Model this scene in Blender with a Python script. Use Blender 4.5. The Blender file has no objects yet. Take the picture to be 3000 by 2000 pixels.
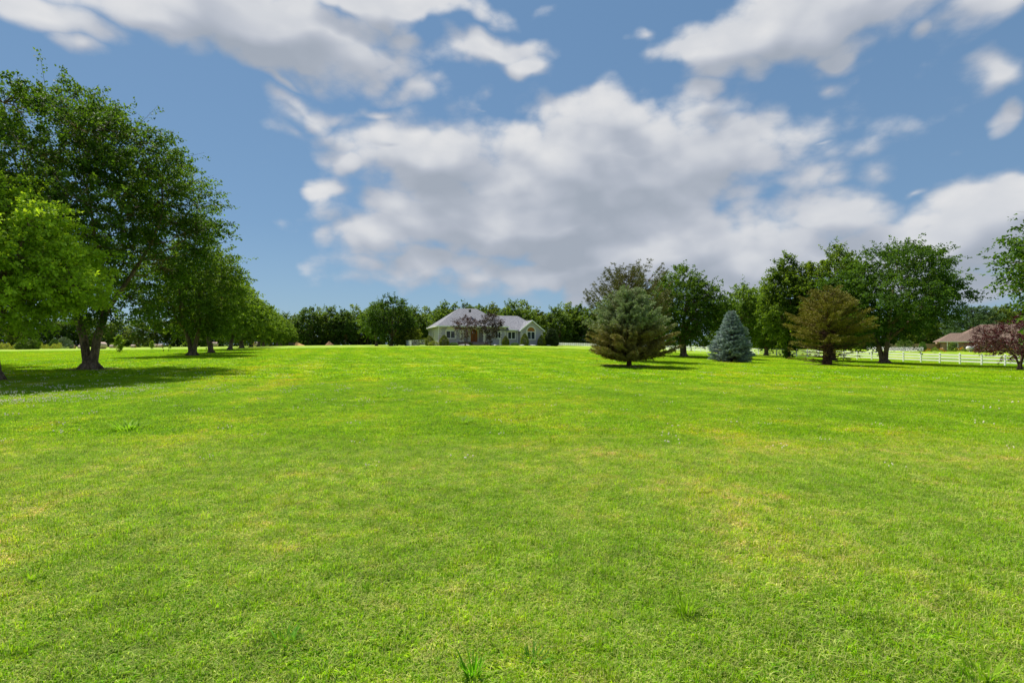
import bpy, math, random
import numpy as np
from mathutils import Vector

random.seed(7)
C = bpy.context.scene.collection
R = math.radians
F = 1500.0          # focal length in pixels of the 3000 px wide frame (18 mm lens)
HZ = 1010.0         # row of the horizon
EYE = 1.7

# ------------------------------------------------------------------ camera
cd = bpy.data.cameras.new('camera'); cam = bpy.data.objects.new('camera', cd); C.objects.link(cam)
cd.lens = 18; cd.sensor_width = 36; cd.clip_start = 0.05; cd.clip_end = 6000
cam.location = (0, 0, EYE); cam.rotation_euler = (R(90) + math.atan(10 / F), 0, 0)
bpy.context.scene.camera = cam

# ------------------------------------------------------------------ light
SUN = Vector((-0.34, 0.46, 0.86)).normalized()
sun_el = math.asin(SUN.z); sun_az = math.atan2(SUN.x, SUN.y)
ld = bpy.data.lights.new('sun', 'SUN'); lo = bpy.data.objects.new('sun', ld); C.objects.link(lo)
ld.energy = 4.3; ld.angle = R(1.4); ld.color = (1.0, 0.955, 0.88)
lo.rotation_euler = SUN.to_track_quat('Z', 'Y').to_euler(); lo.location = (0, 0, 60)
vs = bpy.context.scene.view_settings
vs.view_transform = 'Standard'; vs.look = 'None'; vs.exposure = 0.84; vs.gamma = 1.0; vs.use_curve_mapping = False
bpy.context.scene.cycles.max_bounces = 8
bpy.context.scene.cycles.transparent_max_bounces = 12


class NT:
    """small helper for node trees"""
    def __init__(s, tree): s.t = tree; s.n = tree.nodes; s.l = tree.links
    def node(s, kind, **kw):
        n = s.n.new(kind)
        for k, v in kw.items(): setattr(n, k, v)
        return n
    def put(s, sock, v):
        if isinstance(v, bpy.types.NodeSocket): s.l.new(v, sock)
        elif v is not None: sock.default_value = v
    def math(s, op, a, b=None, c=None, clamp=False):
        n = s.node('ShaderNodeMath', operation=op, use_clamp=clamp)
        for i, v in enumerate((a, b, c)):
            if v is not None: s.put(n.inputs[i], v)
        return n.outputs[0]
    def vmath(s, op, a, b=None, out=0):
        n = s.node('ShaderNodeVectorMath', operation=op)
        s.put(n.inputs[0], a)
        if b is not None: s.put(n.inputs[1], b)
        return n.outputs[out]
    def mix(s, f, a, b, blend='MIX'):
        n = s.node('ShaderNodeMix', data_type='RGBA', blend_type=blend)
        s.put(n.inputs[0], f); s.put(n.inputs[6], a); s.put(n.inputs[7], b)
        return n.outputs[2]
    def noise(s, vec, scale, detail=4, rough=0.55, dist=0.0):
        n = s.node('ShaderNodeTexNoise')
        if vec is not None: s.put(n.inputs['Vector'], vec)
        n.inputs['Scale'].default_value = scale; n.inputs['Detail'].default_value = detail
        n.inputs['Roughness'].default_value = rough; n.inputs['Distortion'].default_value = dist
        return n.outputs['Fac']
    def smooth(s, v, a, b, lo=0.0, hi=1.0):
        n = s.node('ShaderNodeMapRange', interpolation_type='SMOOTHSTEP')
        s.put(n.inputs[0], v); n.inputs[1].default_value = a; n.inputs[2].default_value = b
        n.inputs[3].default_value = lo; n.inputs[4].default_value = hi
        return n.outputs[0]
    def ramp(s, v, stops):
        n = s.node('ShaderNodeValToRGB'); s.put(n.inputs[0], v)
        el = n.color_ramp.elements
        while len(el) < len(stops): el.new(0.5)
        for e, (p, c) in zip(el, stops): e.position = p; e.color = (*c, 1)
        return n.outputs[0]


# ------------------------------------------------------------------ sky
# clouds: (centre x, centre y, half width, half height, strength), in the directions they stand in
S = 3000 / 2352
CLOUDS = [(x * S, y * S, a * S, b * S, w) for x, y, a, b, w in [
    (1000, 345, 270, 90, 1.33), (1330, 400, 480, 150, 1.58), (1400, 290, 180, 85, 1.38), (1620, 350, 280, 115, 1.43),
    (1250, 510, 420, 120, 1.58), (1450, 570, 500, 100, 1.58), (870, 545, 150, 70, 1.08), (1010, 600, 260, 60, 1.18),
    (1250, 630, 330, 60, 1.18), (1750, 590, 430, 90, 1.48), (1930, 510, 150, 85, 1.23), (1500, 670, 420, 48, 1.08), (800, 380, 60, 60, 0.80),
    (2250, 490, 220, 95, 1.38), (2150, 580, 330, 105, 1.58), (2330, 445, 110, 55, 1.18), (2150, 665, 380, 60, 1.28),
    (1850, 40, 330, 120, 1.58), (1620, 95, 170, 75, 1.08), (2040, 15, 300, 80, 1.38), (2290, 20, 230, 65, 1.33), (1900, 125, 100, 35, 1.10), (2110, 90, 60, 40, 0.90),
    (600, 60, 330, 100, 1.53), (680, 120, 170, 50, 1.18), (330, 30, 300, 60, 1.28), (930, 5, 340, 50, 1.33), (90, 30, 220, 50, 1.18),
    (1130, 115, 170, 52, 1.08), (1210, 155, 80, 44, 1.10), (700, 240, 100, 42, 0.95), (950, 205, 130, 50, 0.92),
    (860, 258, 90, 32, 0.80), (1100, 262, 70, 18, 0.55), (1620, 215, 80, 42, 0.80), (1880, 205, 100, 36, 0.70), (1490, 55, 80, 50, 0.70),
    (2310, 150, 110, 50, 1.05), (2345, 235, 50, 50, 0.95), (160, 115, 80, 48, 0.85),
    (760, 450, 90, 46, 1.05), (2100, 430, 80, 30, 0.75), (640, 180, 80, 24, 0.60), (1870, 300, 80, 20, 0.70)]]


def make_world():
    w = bpy.data.worlds.new('World'); bpy.context.scene.world = w; w.use_nodes = True
    t = w.node_tree; t.nodes.clear(); k = NT(t)
    # group: cloud density for one direction
    g = bpy.data.node_groups.new('cloud_density', 'ShaderNodeTree')
    g.interface.new_socket('Dir', in_out='INPUT', socket_type='NodeSocketVector')
    g.interface.new_socket('Density', in_out='OUTPUT', socket_type='NodeSocketFloat')
    g.interface.new_socket('Broad', in_out='OUTPUT', socket_type='NodeSocketFloat')
    q = NT(g)
    gi = q.node('NodeGroupInput'); go = q.node('NodeGroupOutput')
    d = q.vmath('NORMALIZE', gi.outputs[0])
    # domain warp
    wn = q.node('ShaderNodeTexNoise'); q.put(wn.inputs['Vector'], d); wn.inputs['Scale'].default_value = 5.5
    wn.inputs['Detail'].default_value = 3
    wv = q.vmath('SCALE', q.vmath('SUBTRACT', wn.outputs['Color'], (0.5, 0.5, 0.5)))
    wv.node.inputs['Scale'].default_value = 0.13
    dw = q.vmath('ADD', d, wv)
    sp = q.node('ShaderNodeSeparateXYZ'); q.put(sp.inputs[0], dw)
    a = q.math('ARCTAN2', sp.outputs[0], sp.outputs[1])
    e = q.math('ARCSINE', sp.outputs[2])
    cmb = q.node('ShaderNodeCombineXYZ'); q.put(cmb.inputs[0], a); q.put(cmb.inputs[1], e)
    pos = cmb.outputs[0]
    acc = None
    for (px, py, rx, ry, wgt) in CLOUDS:
        u = (px - 1500) / F; v = (HZ - py) / F
        ca = math.atan(u); ce = math.atan(v * math.cos(ca))
        da = rx / F * math.cos(ca) ** 2 * 1.0; de = ry / F * math.cos(ca) * math.cos(ce) ** 2
        df = q.vmath('SUBTRACT', pos, (ca, ce, 0)); df = q.vmath('MULTIPLY', df, (1 / da, 1 / de, 0))
        r = q.vmath('LENGTH', df, out=1)
        f = q.math('MULTIPLY_ADD', r, -0.95 * (0.6 + 0.4 * wgt), wgt)
        acc = f if acc is None else q.math('MAXIMUM', acc, f)
    # the same kind of sky goes on outside the frame
    st = q.vmath('MULTIPLY', d, (1, 1, 1.6))
    gen = q.math('MULTIPLY_ADD', q.noise(st, 2.4, 2, 0.5), 6.0, -2.95)
    back = q.math('MAXIMUM', q.smooth(q.math('ABSOLUTE', a), 0.85, 1.15), q.smooth(e, 0.62, 0.9))
    gen = q.math('ADD', gen, q.math('MULTIPLY_ADD', back, 2.0, -2.0))
    acc = q.math('MAXIMUM', acc, gen)
    acc = q.math('MAXIMUM', acc, -0.9)
    n1 = q.noise(st, 6.0, 9, 0.56)
    low = q.math('ADD', q.math('MULTIPLY_ADD', q.math('SUBTRACT', q.noise(st, 6.0, 2.5, 0.5), 0.5), 2.4, acc), 0.0)
    q.l.new(low, go.inputs[1])
    D = q.math('MULTIPLY_ADD', q.math('SUBTRACT', n1, 0.5), 2.1, acc)
    vo = q.node('ShaderNodeTexVoronoi', feature='F1'); q.put(vo.inputs['Vector'], q.vmath('ADD', st, q.vmath('MULTIPLY', wn.outputs['Color'], (.1, .1, .1))))
    vo.inputs['Scale'].default_value = 13; vo.inputs['Detail'].default_value = 1.0; vo.inputs['Roughness'].default_value = .55
    D = q.math('ADD', D, q.math('MULTIPLY_ADD', vo.outputs['Distance'], -0.60, 0.33))
    q.l.new(D, go.inputs[0])

    tc = k.node('ShaderNodeTexCoord')
    dirn = tc.outputs['Generated']
    def dens(vec):
        n = k.node('ShaderNodeGroup'); n.node_tree = g; k.put(n.inputs[0], vec); return n.outputs
    D0, B0 = dens(dirn)
    D1, B1 = dens(k.vmath('ADD', dirn, (-0.020, 0.0, 0.050)))
    alpha = k.smooth(D0, -0.08, 0.62)
    lit = k.smooth(k.math('SUBTRACT', B0, B1), -0.30, 0.70)        # thin towards the sun = bright side
    body = k.math('SUBTRACT', 1.0, k.smooth(B1, 0.2, 1.7))
    fine = k.smooth(k.math('SUBTRACT', D0, B0), -0.5, 0.5)
    br = k.math('ADD', k.math('MULTIPLY', lit, 0.46), k.math('MULTIPLY', body, 0.44))
    br = k.math('ADD', br, k.math('MULTIPLY_ADD', fine, 0.26, -0.10), clamp=True)
    cc = k.ramp(br, [(0.0, (0.205, 0.228, 0.266)), (0.3, (0.250, 0.270, 0.310)), (0.55, (0.300, 0.316, 0.350)), (0.8, (0.37, 0.38, 0.40)), (1.0, (0.44, 0.44, 0.443))])
    cc = k.vmath('SCALE', cc); cc.node.inputs['Scale'].default_value = 10.0
    sky = k.node('ShaderNodeTexSky', sky_type='NISHITA', sun_disc=False)
    sky.sun_elevation = sun_el; sky.sun_rotation = sun_az; sky.altitude = 300; sky.air_density = 1.0; sky.dust_density = 0.6; sky.ozone_density = 1.6
    skc = k.vmath('MULTIPLY', sky.outputs[0], (0.36, 0.47, 0.52))
    sz = k.node('ShaderNodeSeparateXYZ'); k.put(sz.inputs[0], dirn)
    blue = k.vmath('SCALE', k.ramp(k.smooth(sz.outputs[2], -.05, .6), [(0, (.165, .240, .330)), (.35, (.112, .190, .300)), (1, (.088, .162, .275))])); blue.node.inputs['Scale'].default_value = 10.0
    skc = k.mix(0.72, skc, blue)
    col = k.mix(k.math('MULTIPLY', alpha, 0.96), skc, cc)
    bg = k.node('ShaderNodeBackground'); k.put(bg.inputs[0], col); bg.inputs[1].default_value = 0.1
    out = k.node('ShaderNodeOutputWorld'); k.l.new(bg.outputs[0], out.inputs[0])
    w.cycles.sampling_method = 'MANUAL'; w.cycles.sample_map_resolution = 512


make_world()


# ------------------------------------------------------------------ tagging
def tag(o, label=None, cat=None, group=None, kind=None):
    if label: o['label'] = label
    if cat: o['category'] = cat
    if group: o['group'] = group
    if kind: o['kind'] = kind
    return o


def empty(name, loc=(0, 0, 0), rz=0.0, **kw):
    o = bpy.data.objects.new(name, None); C.objects.link(o); o.location = loc; o.rotation_euler = (0, 0, rz)
    o.empty_display_size = 0.3
    return tag(o, **kw)


def obj(name, mesh, mat=None, parent=None, **kw):
    o = bpy.data.objects.new(name, mesh); C.objects.link(o)
    if mat is not None and not mesh.materials: mesh.materials.append(mat)
    if parent is not None: o.parent = parent
    return tag(o, **kw)


def copy_tree(o, parent=None):
    c = o.copy(); C.objects.link(c)
    if parent is not None: c.parent = parent
    for ch in o.children: copy_tree(ch, c)
    return c


def np_mesh(name, verts, faces, smooth=False, col=None):
    """faces: (n,k) array of equal sized faces, or a list of such arrays"""
    if not isinstance(faces, (list, tuple)): faces = [faces]
    faces = [np.asarray(f, dtype=np.int32) for f in faces if len(f)]
    me = bpy.data.meshes.new(name)
    verts = np.asarray(verts, dtype=np.float32)
    me.vertices.add(len(verts)); me.vertices.foreach_set('co', verts.ravel())
    idx = np.concatenate([f.ravel() for f in faces]); tot = np.concatenate([np.full(len(f), f.shape[1], np.int32) for f in faces])
    start = np.concatenate([[0], np.cumsum(tot)[:-1]]).astype(np.int32)
    me.loops.add(len(idx)); me.loops.foreach_set('vertex_index', idx)
    me.polygons.add(len(tot)); me.polygons.foreach_set('loop_start', start); me.polygons.foreach_set('loop_total', tot)
    if smooth: me.polygons.foreach_set('use_smooth', np.ones(len(tot), bool))
    me.update(calc_edges=True)
    if col is not None:
        a = me.color_attributes.new('col', 'FLOAT_COLOR', 'POINT')
        c4 = np.ones((len(verts), 4), np.float32); c4[:, :3] = col
        a.data.foreach_set('color', c4.ravel())
    return me


class MB:
    """collects boxes, tubes and polygons into one mesh"""
    def __init__(s): s.v = []; s.f = []
    def add(s, vs, fs):
        b = len(s.v); s.v += [tuple(map(float, p)) for p in vs]; s.f += [tuple(b + i for i in f) for f in fs]; return s
    def box(s, x0, x1, y0, y1, z0, z1):
        return s.add([(x0, y0, z0), (x1, y0, z0), (x1, y1, z0), (x0, y1, z0), (x0, y0, z1), (x1, y0, z1), (x1, y1, z1), (x0, y1, z1)],
                     [(0, 3, 2, 1), (4, 5, 6, 7), (0, 1, 5, 4), (1, 2, 6, 5), (2, 3, 7, 6), (3, 0, 4, 7)])
    def tube(s, pts, rad, n=8, cap=True):
        pts = [Vector(p) for p in pts]; rings = []
        if not hasattr(rad, '__len__'): rad = [rad] * len(pts)
        b = len(s.v); prev = None
        for i, p in enumerate(pts):
            t = (pts[min(i + 1, len(pts) - 1)] - pts[max(i - 1, 0)]).normalized()
            if prev is None:
                a = Vector((0, 0, 1)) if abs(t.z) < .9 else Vector((1, 0, 0)); u = t.cross(a).normalized()
            else: u = (prev - t * prev.dot(t)).normalized()
            prev = u; w = t.cross(u)
            for k in range(n):
                q = 2 * math.pi * k / n; s.v.append(tuple(p + (u * math.cos(q) + w * math.sin(q)) * rad[i]))
        for i in range(len(pts) - 1):
            for k in range(n):
                s.f.append((b + i * n + k, b + i * n + (k + 1) % n, b + (i + 1) * n + (k + 1) % n, b + (i + 1) * n + k))
        if cap:
            s.f.append(tuple(b + k for k in reversed(range(n)))); e = b + (len(pts) - 1) * n; s.f.append(tuple(e + k for k in range(n)))
        return s
    def mesh(s, name, smooth=False):
        me = bpy.data.meshes.new(name); me.from_pydata(s.v, [], s.f); me.update()
        if smooth: me.polygons.foreach_set('use_smooth', [True] * len(me.polygons))
        return me
    def build(s, name, mat, parent=None, smooth=False, **kw): return obj(name, s.mesh(name, smooth), mat, parent, **kw)


# ------------------------------------------------------------------ materials
def principled(name):
    m = bpy.data.materials.new(name); m.use_nodes = True; t = m.node_tree; k = NT(t)
    b = t.nodes['Principled BSDF']; return m, k, b


def simple(name, c, rough=.6, var=.12, scale=6., bump=.0, spec=.5, metal=0.):
    m, k, b = principled(name)
    tc = k.node('ShaderNodeTexCoord')
    n = k.noise(tc.outputs['Object'], scale, 6, .6); n2 = k.noise(tc.outputs['Object'], scale * .13, 3, .5)
    f = k.math('MULTIPLY_ADD', k.math('ADD', n, n2), var, 1 - var)
    col = k.vmath('SCALE', (c[0], c[1], c[2])); k.put(col.node.inputs['Scale'], f)
    k.put(b.inputs['Base Color'], col); b.inputs['Roughness'].default_value = rough
    b.inputs['Specular IOR Level'].default_value = spec; b.inputs['Metallic'].default_value = metal
    if bump:
        bp = k.node('ShaderNodeBump'); bp.inputs['Strength'].default_value = bump; bp.inputs['Distance'].default_value = .02
        k.put(bp.inputs['Height'], n); k.l.new(bp.outputs[0], b.inputs['Normal'])
    return m


def leaf_material(name, trans=.35, rough=.5, spec=.25, hue=(1.25, 1.45, .55)):
    m, k, b = principled(name)
    a = k.node('ShaderNodeAttribute', attribute_name='col')
    k.put(b.inputs['Base Color'], a.outputs['Color']); b.inputs['Roughness'].default_value = rough
    b.inputs['Specular IOR Level'].default_value = spec
    tr = k.node('ShaderNodeBsdfTranslucent'); k.put(tr.inputs[0], k.vmath('MULTIPLY', a.outputs['Color'], hue))
    mx = k.node('ShaderNodeMixShader'); mx.inputs[0].default_value = trans
    k.l.new(b.outputs[0], mx.inputs[1]); k.l.new(tr.outputs[0], mx.inputs[2])
    k.l.new(mx.outputs[0], k.n['Material Output'].inputs[0])
    return m


def bark_material(name, c1, c2):
    m, k, b = principled(name)
    tc = k.node('ShaderNodeTexCoord')
    v = k.vmath('MULTIPLY', tc.outputs['Object'], (1, 1, .22))
    n = k.noise(v, 14, 7, .65, .4); n2 = k.noise(tc.outputs['Object'], 1.2, 3, .5)
    col = k.mix(k.smooth(k.math('ADD', n, k.math('MULTIPLY_ADD', n2, .6, -.3)), .35, .68), (*c1, 1), (*c2, 1))
    k.put(b.inputs['Base Color'], col); b.inputs['Roughness'].default_value = .9; b.inputs['Specular IOR Level'].default_value = .15
    bp = k.node('ShaderNodeBump'); bp.inputs['Strength'].default_value = .9; bp.inputs['Distance'].default_value = .03
    k.put(bp.inputs['Height'], n); k.l.new(bp.outputs[0], b.inputs['Normal'])
    return m


M_leaf = leaf_material('maple_leaves', .48, .65, .12, (1.45, 1.4, .45))
M_purple = leaf_material('purple_leaves', .28, .45, .3, (1.3, .9, .8))
M_needle = leaf_material('needles', .12, .6, .2, (1.1, 1.1, .8))
M_bark = bark_material('maple_bark', (.085, .058, .040), (.26, .185, .12))
M_bark_red = bark_material('pine_bark', (.045, .026, .017), (.15, .08, .045))


# ------------------------------------------------------------------ terrain
# (column, row, distance): where the ground is known from what stands on it
CTRL = [(300, 2000, 2.6), (1500, 2000, 2.6), (2700, 2000, 2.6), (0, 1350, 7.5), (1500, 1350, 7.5), (3000, 1350, 7.5),
        (0, 1180, 15), (1500, 1178, 15.0), (3000, 1182, 15),
        (0, 1115, 22), (265, 1080, 29), (1500, 1088, 31), (900, 1083, 31), (2300, 1098, 29), (3000, 1110, 26),
        (565, 1041, 51), (620, 1034, 62), (674, 1024, 78), (708, 1019, 92), (757, 1015, 118), (820, 1013, 170),
        (100, 1045, 55), (0, 1027, 110), (250, 1022, 230), (600, 1016, 250), (850, 1013, 220), (1000, 1013, 140), (1148, 1014, 110),
        (1200, 1030, 62), (1500, 1036, 52), (1286, 1012, 100), (1590, 1012, 106), (1440, 1012, 96), (1440, 1010, 125), (1400, 1009, 220),
        (1500, 1021, 75), (1700, 1014, 200), (1860, 1022, 156), (2040, 1031, 117), (2290, 1043, 91), (2570, 1057, 72), (2880, 1069, 62),
        (1843, 1075, 38), (2003, 1043, 68), (2143, 1060, 52), (2310, 1050, 71), (2423, 1069, 49), (2590, 1064, 60), (2985, 1083, 45),
        (2800, 1031, 118), (2900, 1028, 125), (2600, 1029, 120), (2300, 1022, 200), (2900, 1020, 220), (1750, 1045, 62)]
_cp = np.array([((px - 1500) / F * Y, Y, EYE - (py - HZ) * Y / F) for px, py, Y in CTRL] +
               [(-60, -30, 0), (60, -30, 0), (0, -30, 0), (-6, 3, 0.), (6, 3, 0.), (0, 3, 0), (-250, 60, 0), (250, 60, -1), (-350, 300, 0), (350, 300, 0), (0, 350, 1.2), (0, -200, 0), (-300, -200, 0), (300, -200, 0)], float)


def _phi(r): return np.sqrt(r * r + 18.0 ** 2)


_n = len(_cp); _r = np.linalg.norm(_cp[:, None, :2] - _cp[None, :, :2], axis=2)
_A = np.zeros((_n + 1, _n + 1)); _A[:_n, :_n] = _phi(_r) - np.eye(_n) * 1.5; _A[:_n, _n] = 1; _A[_n, :_n] = 1
_w = np.linalg.solve(_A, np.append(_cp[:, 2], 0))


def ground(x, y):
    x = np.asarray(x, float); y = np.asarray(y, float); sh = x.shape
    P = np.stack([x.ravel(), y.ravel()], 1); out = np.empty(len(P))
    for i in range(0, len(P), 20000):
        q = P[i:i + 20000]; out[i:i + 20000] = _phi(np.linalg.norm(q[:, None] - _cp[None, :, :2], axis=2)) @ _w[:_n] + _w[_n]
    d = np.hypot(P[:, 0], P[:, 1]); f = np.clip((d - 280) / 150, 0, 1); f = f * f * (3 - 2 * f)
    z = out * (1 - f) + 0.6 * f
    # gentle unevenness of the turf
    z += .018 * np.sin(P[:, 0] * .9 + 1.3 * np.sin(P[:, 1] * .37)) * np.cos(P[:, 1] * .61 + .8)
    return z.reshape(sh)


def gz(x, y): return float(ground(np.array([x]), np.array([y]))[0])


def at(px, Y): x = (px - 1500) / F * Y; return Vector((x, Y, gz(x, Y)))


def stand(px, py, y0=4, y1=320):
    """where the ground seen in this row and column is"""
    ys = np.geomspace(y0, y1, 500); z = ground((px - 1500) / F * ys, ys); row = HZ - (z - EYE) / ys * F
    k = int(np.argmin(np.abs(row - py))); return at(px, float(ys[k]))


def axis(fine, step, far, ratio=1.16):
    a = list(np.arange(0, fine + .1, step)); s = step
    while a[-1] < far: s *= ratio; a.append(a[-1] + s)
    return np.array(a)


xs = axis(40, .8, 3500, 1.09); xs = np.concatenate([-xs[:0:-1], xs])
ys = axis(40, .8, 3500, 1.07); ysn = axis(4, 2, 400, 1.3); ys = np.concatenate([-ysn[:0:-1], ys])
gx, gy = np.meshgrid(xs, ys); gzz = ground(gx, gy)
nv = np.stack([gx.ravel(), gy.ravel(), gzz.ravel()], 1)
ii = np.arange(len(ys) - 1)[:, None] * len(xs) + np.arange(len(xs) - 1)[None, :]
gf = np.stack([ii, ii + 1, ii + 1 + len(xs), ii + len(xs)], -1).reshape(-1, 4)


def grass_tint(k):
    """broad differences in the turf: dry yellow patches, lush patches, mown bands; used by ground and blades alike"""
    geo = k.node('ShaderNodeNewGeometry'); P = k.vmath('MULTIPLY', geo.outputs['Position'], (1, 1, 0))
    big = k.noise(P, .11, 4, .55); mid = k.noise(P, .55, 4, .6); sm = k.noise(P, 3.4, 6, .7)
    v = k.math('ADD', k.math('MULTIPLY', big, .34), k.math('ADD', k.math('MULTIPLY', mid, .34), k.math('MULTIPLY', sm, .32)))
    # mowing bands run away from the camera, slightly to the left
    dd = k.vmath('DOT_PRODUCT', P, (1.0, 0.30, 0), out=1)
    wv = k.math('SINE', k.math('MULTIPLY_ADD', dd, 1.9, k.math('MULTIPLY', mid, 2.2)))
    v = k.math('ADD', v, k.math('MULTIPLY', wv, .022))
    f = k.smooth(v, .36, .65)
    return P, f, sm


def lawn_material():
    m, k, b = principled('lawn_turf')
    P, f, sm = grass_tint(k)
    col = k.ramp(f, [(0, (.150, .268, .007)), (.4, (.205, .330, .010)), (.70, (.268, .365, .014)), (1, (.36, .395, .030))])
    fine = k.noise(P, 26, 5, .75); fine2 = k.noise(P, 5.5, 5, .7)
    fl = k.noise(k.vmath('MULTIPLY', P, (.35, 1, 1)), 1.1, 5, .6)
    bri = k.math('ADD', k.math('MULTIPLY_ADD', fine, 1.3, -.05), k.math('ADD', k.math('MULTIPLY', fine2, .6), k.math('MULTIPLY_ADD', fl, 1.0, -.42)))
    col = k.vmath('SCALE', col); k.put(col.node.inputs['Scale'], bri)
    k.put(b.inputs['Base Color'], col); b.inputs['Roughness'].default_value = .8; b.inputs['Specular IOR Level'].default_value = .12
    bp = k.node('ShaderNodeBump'); bp.inputs['Strength'].default_value = .6; bp.inputs['Distance'].default_value = .05
    k.put(bp.inputs['Height'], k.math('ADD', fine, fine2)); k.l.new(bp.outputs[0], b.inputs['Normal'])
    return m


def blade_material():
    m, k, b = principled('grass_blades')
    P, f, sm = grass_tint(k)
    col = k.ramp(f, [(0, (.185, .365, .006)), (.4, (.250, .440, .008)), (.70, (.330, .480, .012)), (1, (.48, .50, .022))])
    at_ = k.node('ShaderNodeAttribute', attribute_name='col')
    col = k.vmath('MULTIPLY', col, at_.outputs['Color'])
    oi = k.node('ShaderNodeObjectInfo')
    col2 = k.vmath('SCALE', col); k.put(col2.node.inputs['Scale'], k.math('MULTIPLY_ADD', oi.outputs['Random'], .60, .70))
    k.put(b.inputs['Base Color'], col2); b.inputs['Roughness'].default_value = .6; b.inputs['Specular IOR Level'].default_value = .10
    tr = k.node('ShaderNodeBsdfTranslucent'); k.put(tr.inputs[0], k.vmath('MULTIPLY', col2, (1.15, 1.25, .5)))
    mx = k.node('ShaderNodeMixShader'); mx.inputs[0].default_value = .45
    k.l.new(b.outputs[0], mx.inputs[1]); k.l.new(tr.outputs[0], mx.inputs[2]); k.l.new(mx.outputs[0], k.n['Material Output'].inputs[0])
    return m


M_lawn = lawn_material(); M_blade = blade_material()
obj('ground', np_mesh('ground', nv, gf, smooth=True), M_lawn, kind='structure')


# ------------------------------------------------------------------ grass (stuff, instanced tufts)
def blade_clump(name, n, rad, h, w, seed, lean=.7, straw=.15, flat=None):
    rng = np.random.default_rng(seed)
    V = []; Fq = []; Ft = []; col = []
    for i in range(n):
        r = rad * math.sqrt(rng.random()); a = rng.random() * 6.283; bx, by = r * math.cos(a), r * math.sin(a)
        d = rng.random() * 6.283; L = h * (.45 + .75 * rng.random()); le = lean * (.3 + rng.random()); ww = w * (.7 + .6 * rng.random())
        dx, dy = math.cos(d), math.sin(d); sx, sy = -dy * ww / 2, dx * ww / 2
        o = len(V)
        h1, h2 = L * .55, L
        p1 = (bx + dx * le * L * .25, by + dy * le * L * .25, h1 * (1 - .15 * le)); p2 = (bx + dx * le * L * .95, by + dy * le * L * .95, L * (1 - .45 * min(le, 1.4)))
        V += [(bx - sx, by - sy, -.01), (bx + sx, by + sy, -.01), (p1[0] + sx * .8, p1[1] + sy * .8, p1[2]), (p1[0] - sx * .8, p1[1] - sy * .8, p1[2]), p2]
        Fq.append((o, o + 1, o + 2, o + 3)); Ft.append((o + 3, o + 2, o + 4))
        q = rng.random()
        if q < straw: c = np.array([1.80, 1.12, 16.0]) * (.75 + .5 * rng.random())
        elif q < straw + .2: c = np.array([.62, .78, .9]) * (.8 + .4 * rng.random())
        else: c = np.array([.95 + .3 * rng.random(), 1.0, .9]) * (.8 + .45 * rng.random())
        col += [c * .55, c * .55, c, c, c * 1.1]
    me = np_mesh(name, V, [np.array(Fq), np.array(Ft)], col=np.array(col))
    me.materials.append(flat or M_blade)
    return me


def scatter(name, pts, rot, scl, coll, mat=None, label=None, cat=None):
    me = bpy.data.meshes.new(name); me.vertices.add(len(pts)); me.vertices.foreach_set('co', np.asarray(pts, np.float32).ravel())
    a = me.attributes.new('rot', 'FLOAT', 'POINT'); a.data.foreach_set('value', np.asarray(rot, np.float32))
    a = me.attributes.new('scl', 'FLOAT', 'POINT'); a.data.foreach_set('value', np.asarray(scl, np.float32))
    o = bpy.data.objects.new(name, me); C.objects.link(o)
    g = bpy.data.node_groups.new(name + '_nodes', 'GeometryNodeTree')
    g.interface.new_socket('Geometry', in_out='INPUT', socket_type='NodeSocketGeometry')
    g.interface.new_socket('Geometry', in_out='OUTPUT', socket_type='NodeSocketGeometry')
    n = g.nodes; l = g.links
    gi = n.new('NodeGroupInput'); go = n.new('NodeGroupOutput')
    ci = n.new('GeometryNodeCollectionInfo'); ci.inputs['Collection'].default_value = coll
    ci.inputs['Separate Children'].default_value = True; ci.inputs['Reset Children'].default_value = True
    ip = n.new('GeometryNodeInstanceOnPoints'); ip.inputs['Pick Instance'].default_value = True
    ra = n.new('GeometryNodeInputNamedAttribute'); ra.data_type = 'FLOAT'; ra.inputs['Name'].default_value = 'rot'
    sa = n.new('GeometryNodeInputNamedAttribute'); sa.data_type = 'FLOAT'; sa.inputs['Name'].default_value = 'scl'
    cx = n.new('ShaderNodeCombineXYZ'); l.new(ra.outputs[0], cx.inputs[2])
    l.new(gi.outputs[0], ip.inputs['Points']); l.new(ci.outputs[0], ip.inputs['Instance'])
    l.new(cx.outputs[0], ip.inputs['Rotation']); l.new(sa.outputs[0], ip.inputs['Scale'])
    l.new(ip.outputs[0], go.inputs[0])
    md = o.modifiers.new('scatter', 'NODES'); md.node_group = g
    return tag(o, kind='stuff', label=label, cat=cat)


def clump_set(name, meshes):
    c = bpy.data.collections.new(name)
    for i, m in enumerate(meshes): c.objects.link(bpy.data.objects.new('%s_%d' % (name, i), m))
    return c


def field(rng, n, y0, y1, power, side=1.12, extra=6.0):
    """random ground points in the view wedge, density falling with distance"""
    u = rng.random(n)
    if power == 0: y = np.sqrt(y0 ** 2 + u * (y1 ** 2 - y0 ** 2))
    else: e = 2 - power; y = (y0 ** e + u * (y1 ** e - y0 ** e)) ** (1 / e) if abs(e) > 1e-6 else y0 * (y1 / y0) ** u
    x = (rng.random(n) * 2 - 1) * (y * side + extra)
    return x, y


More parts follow.
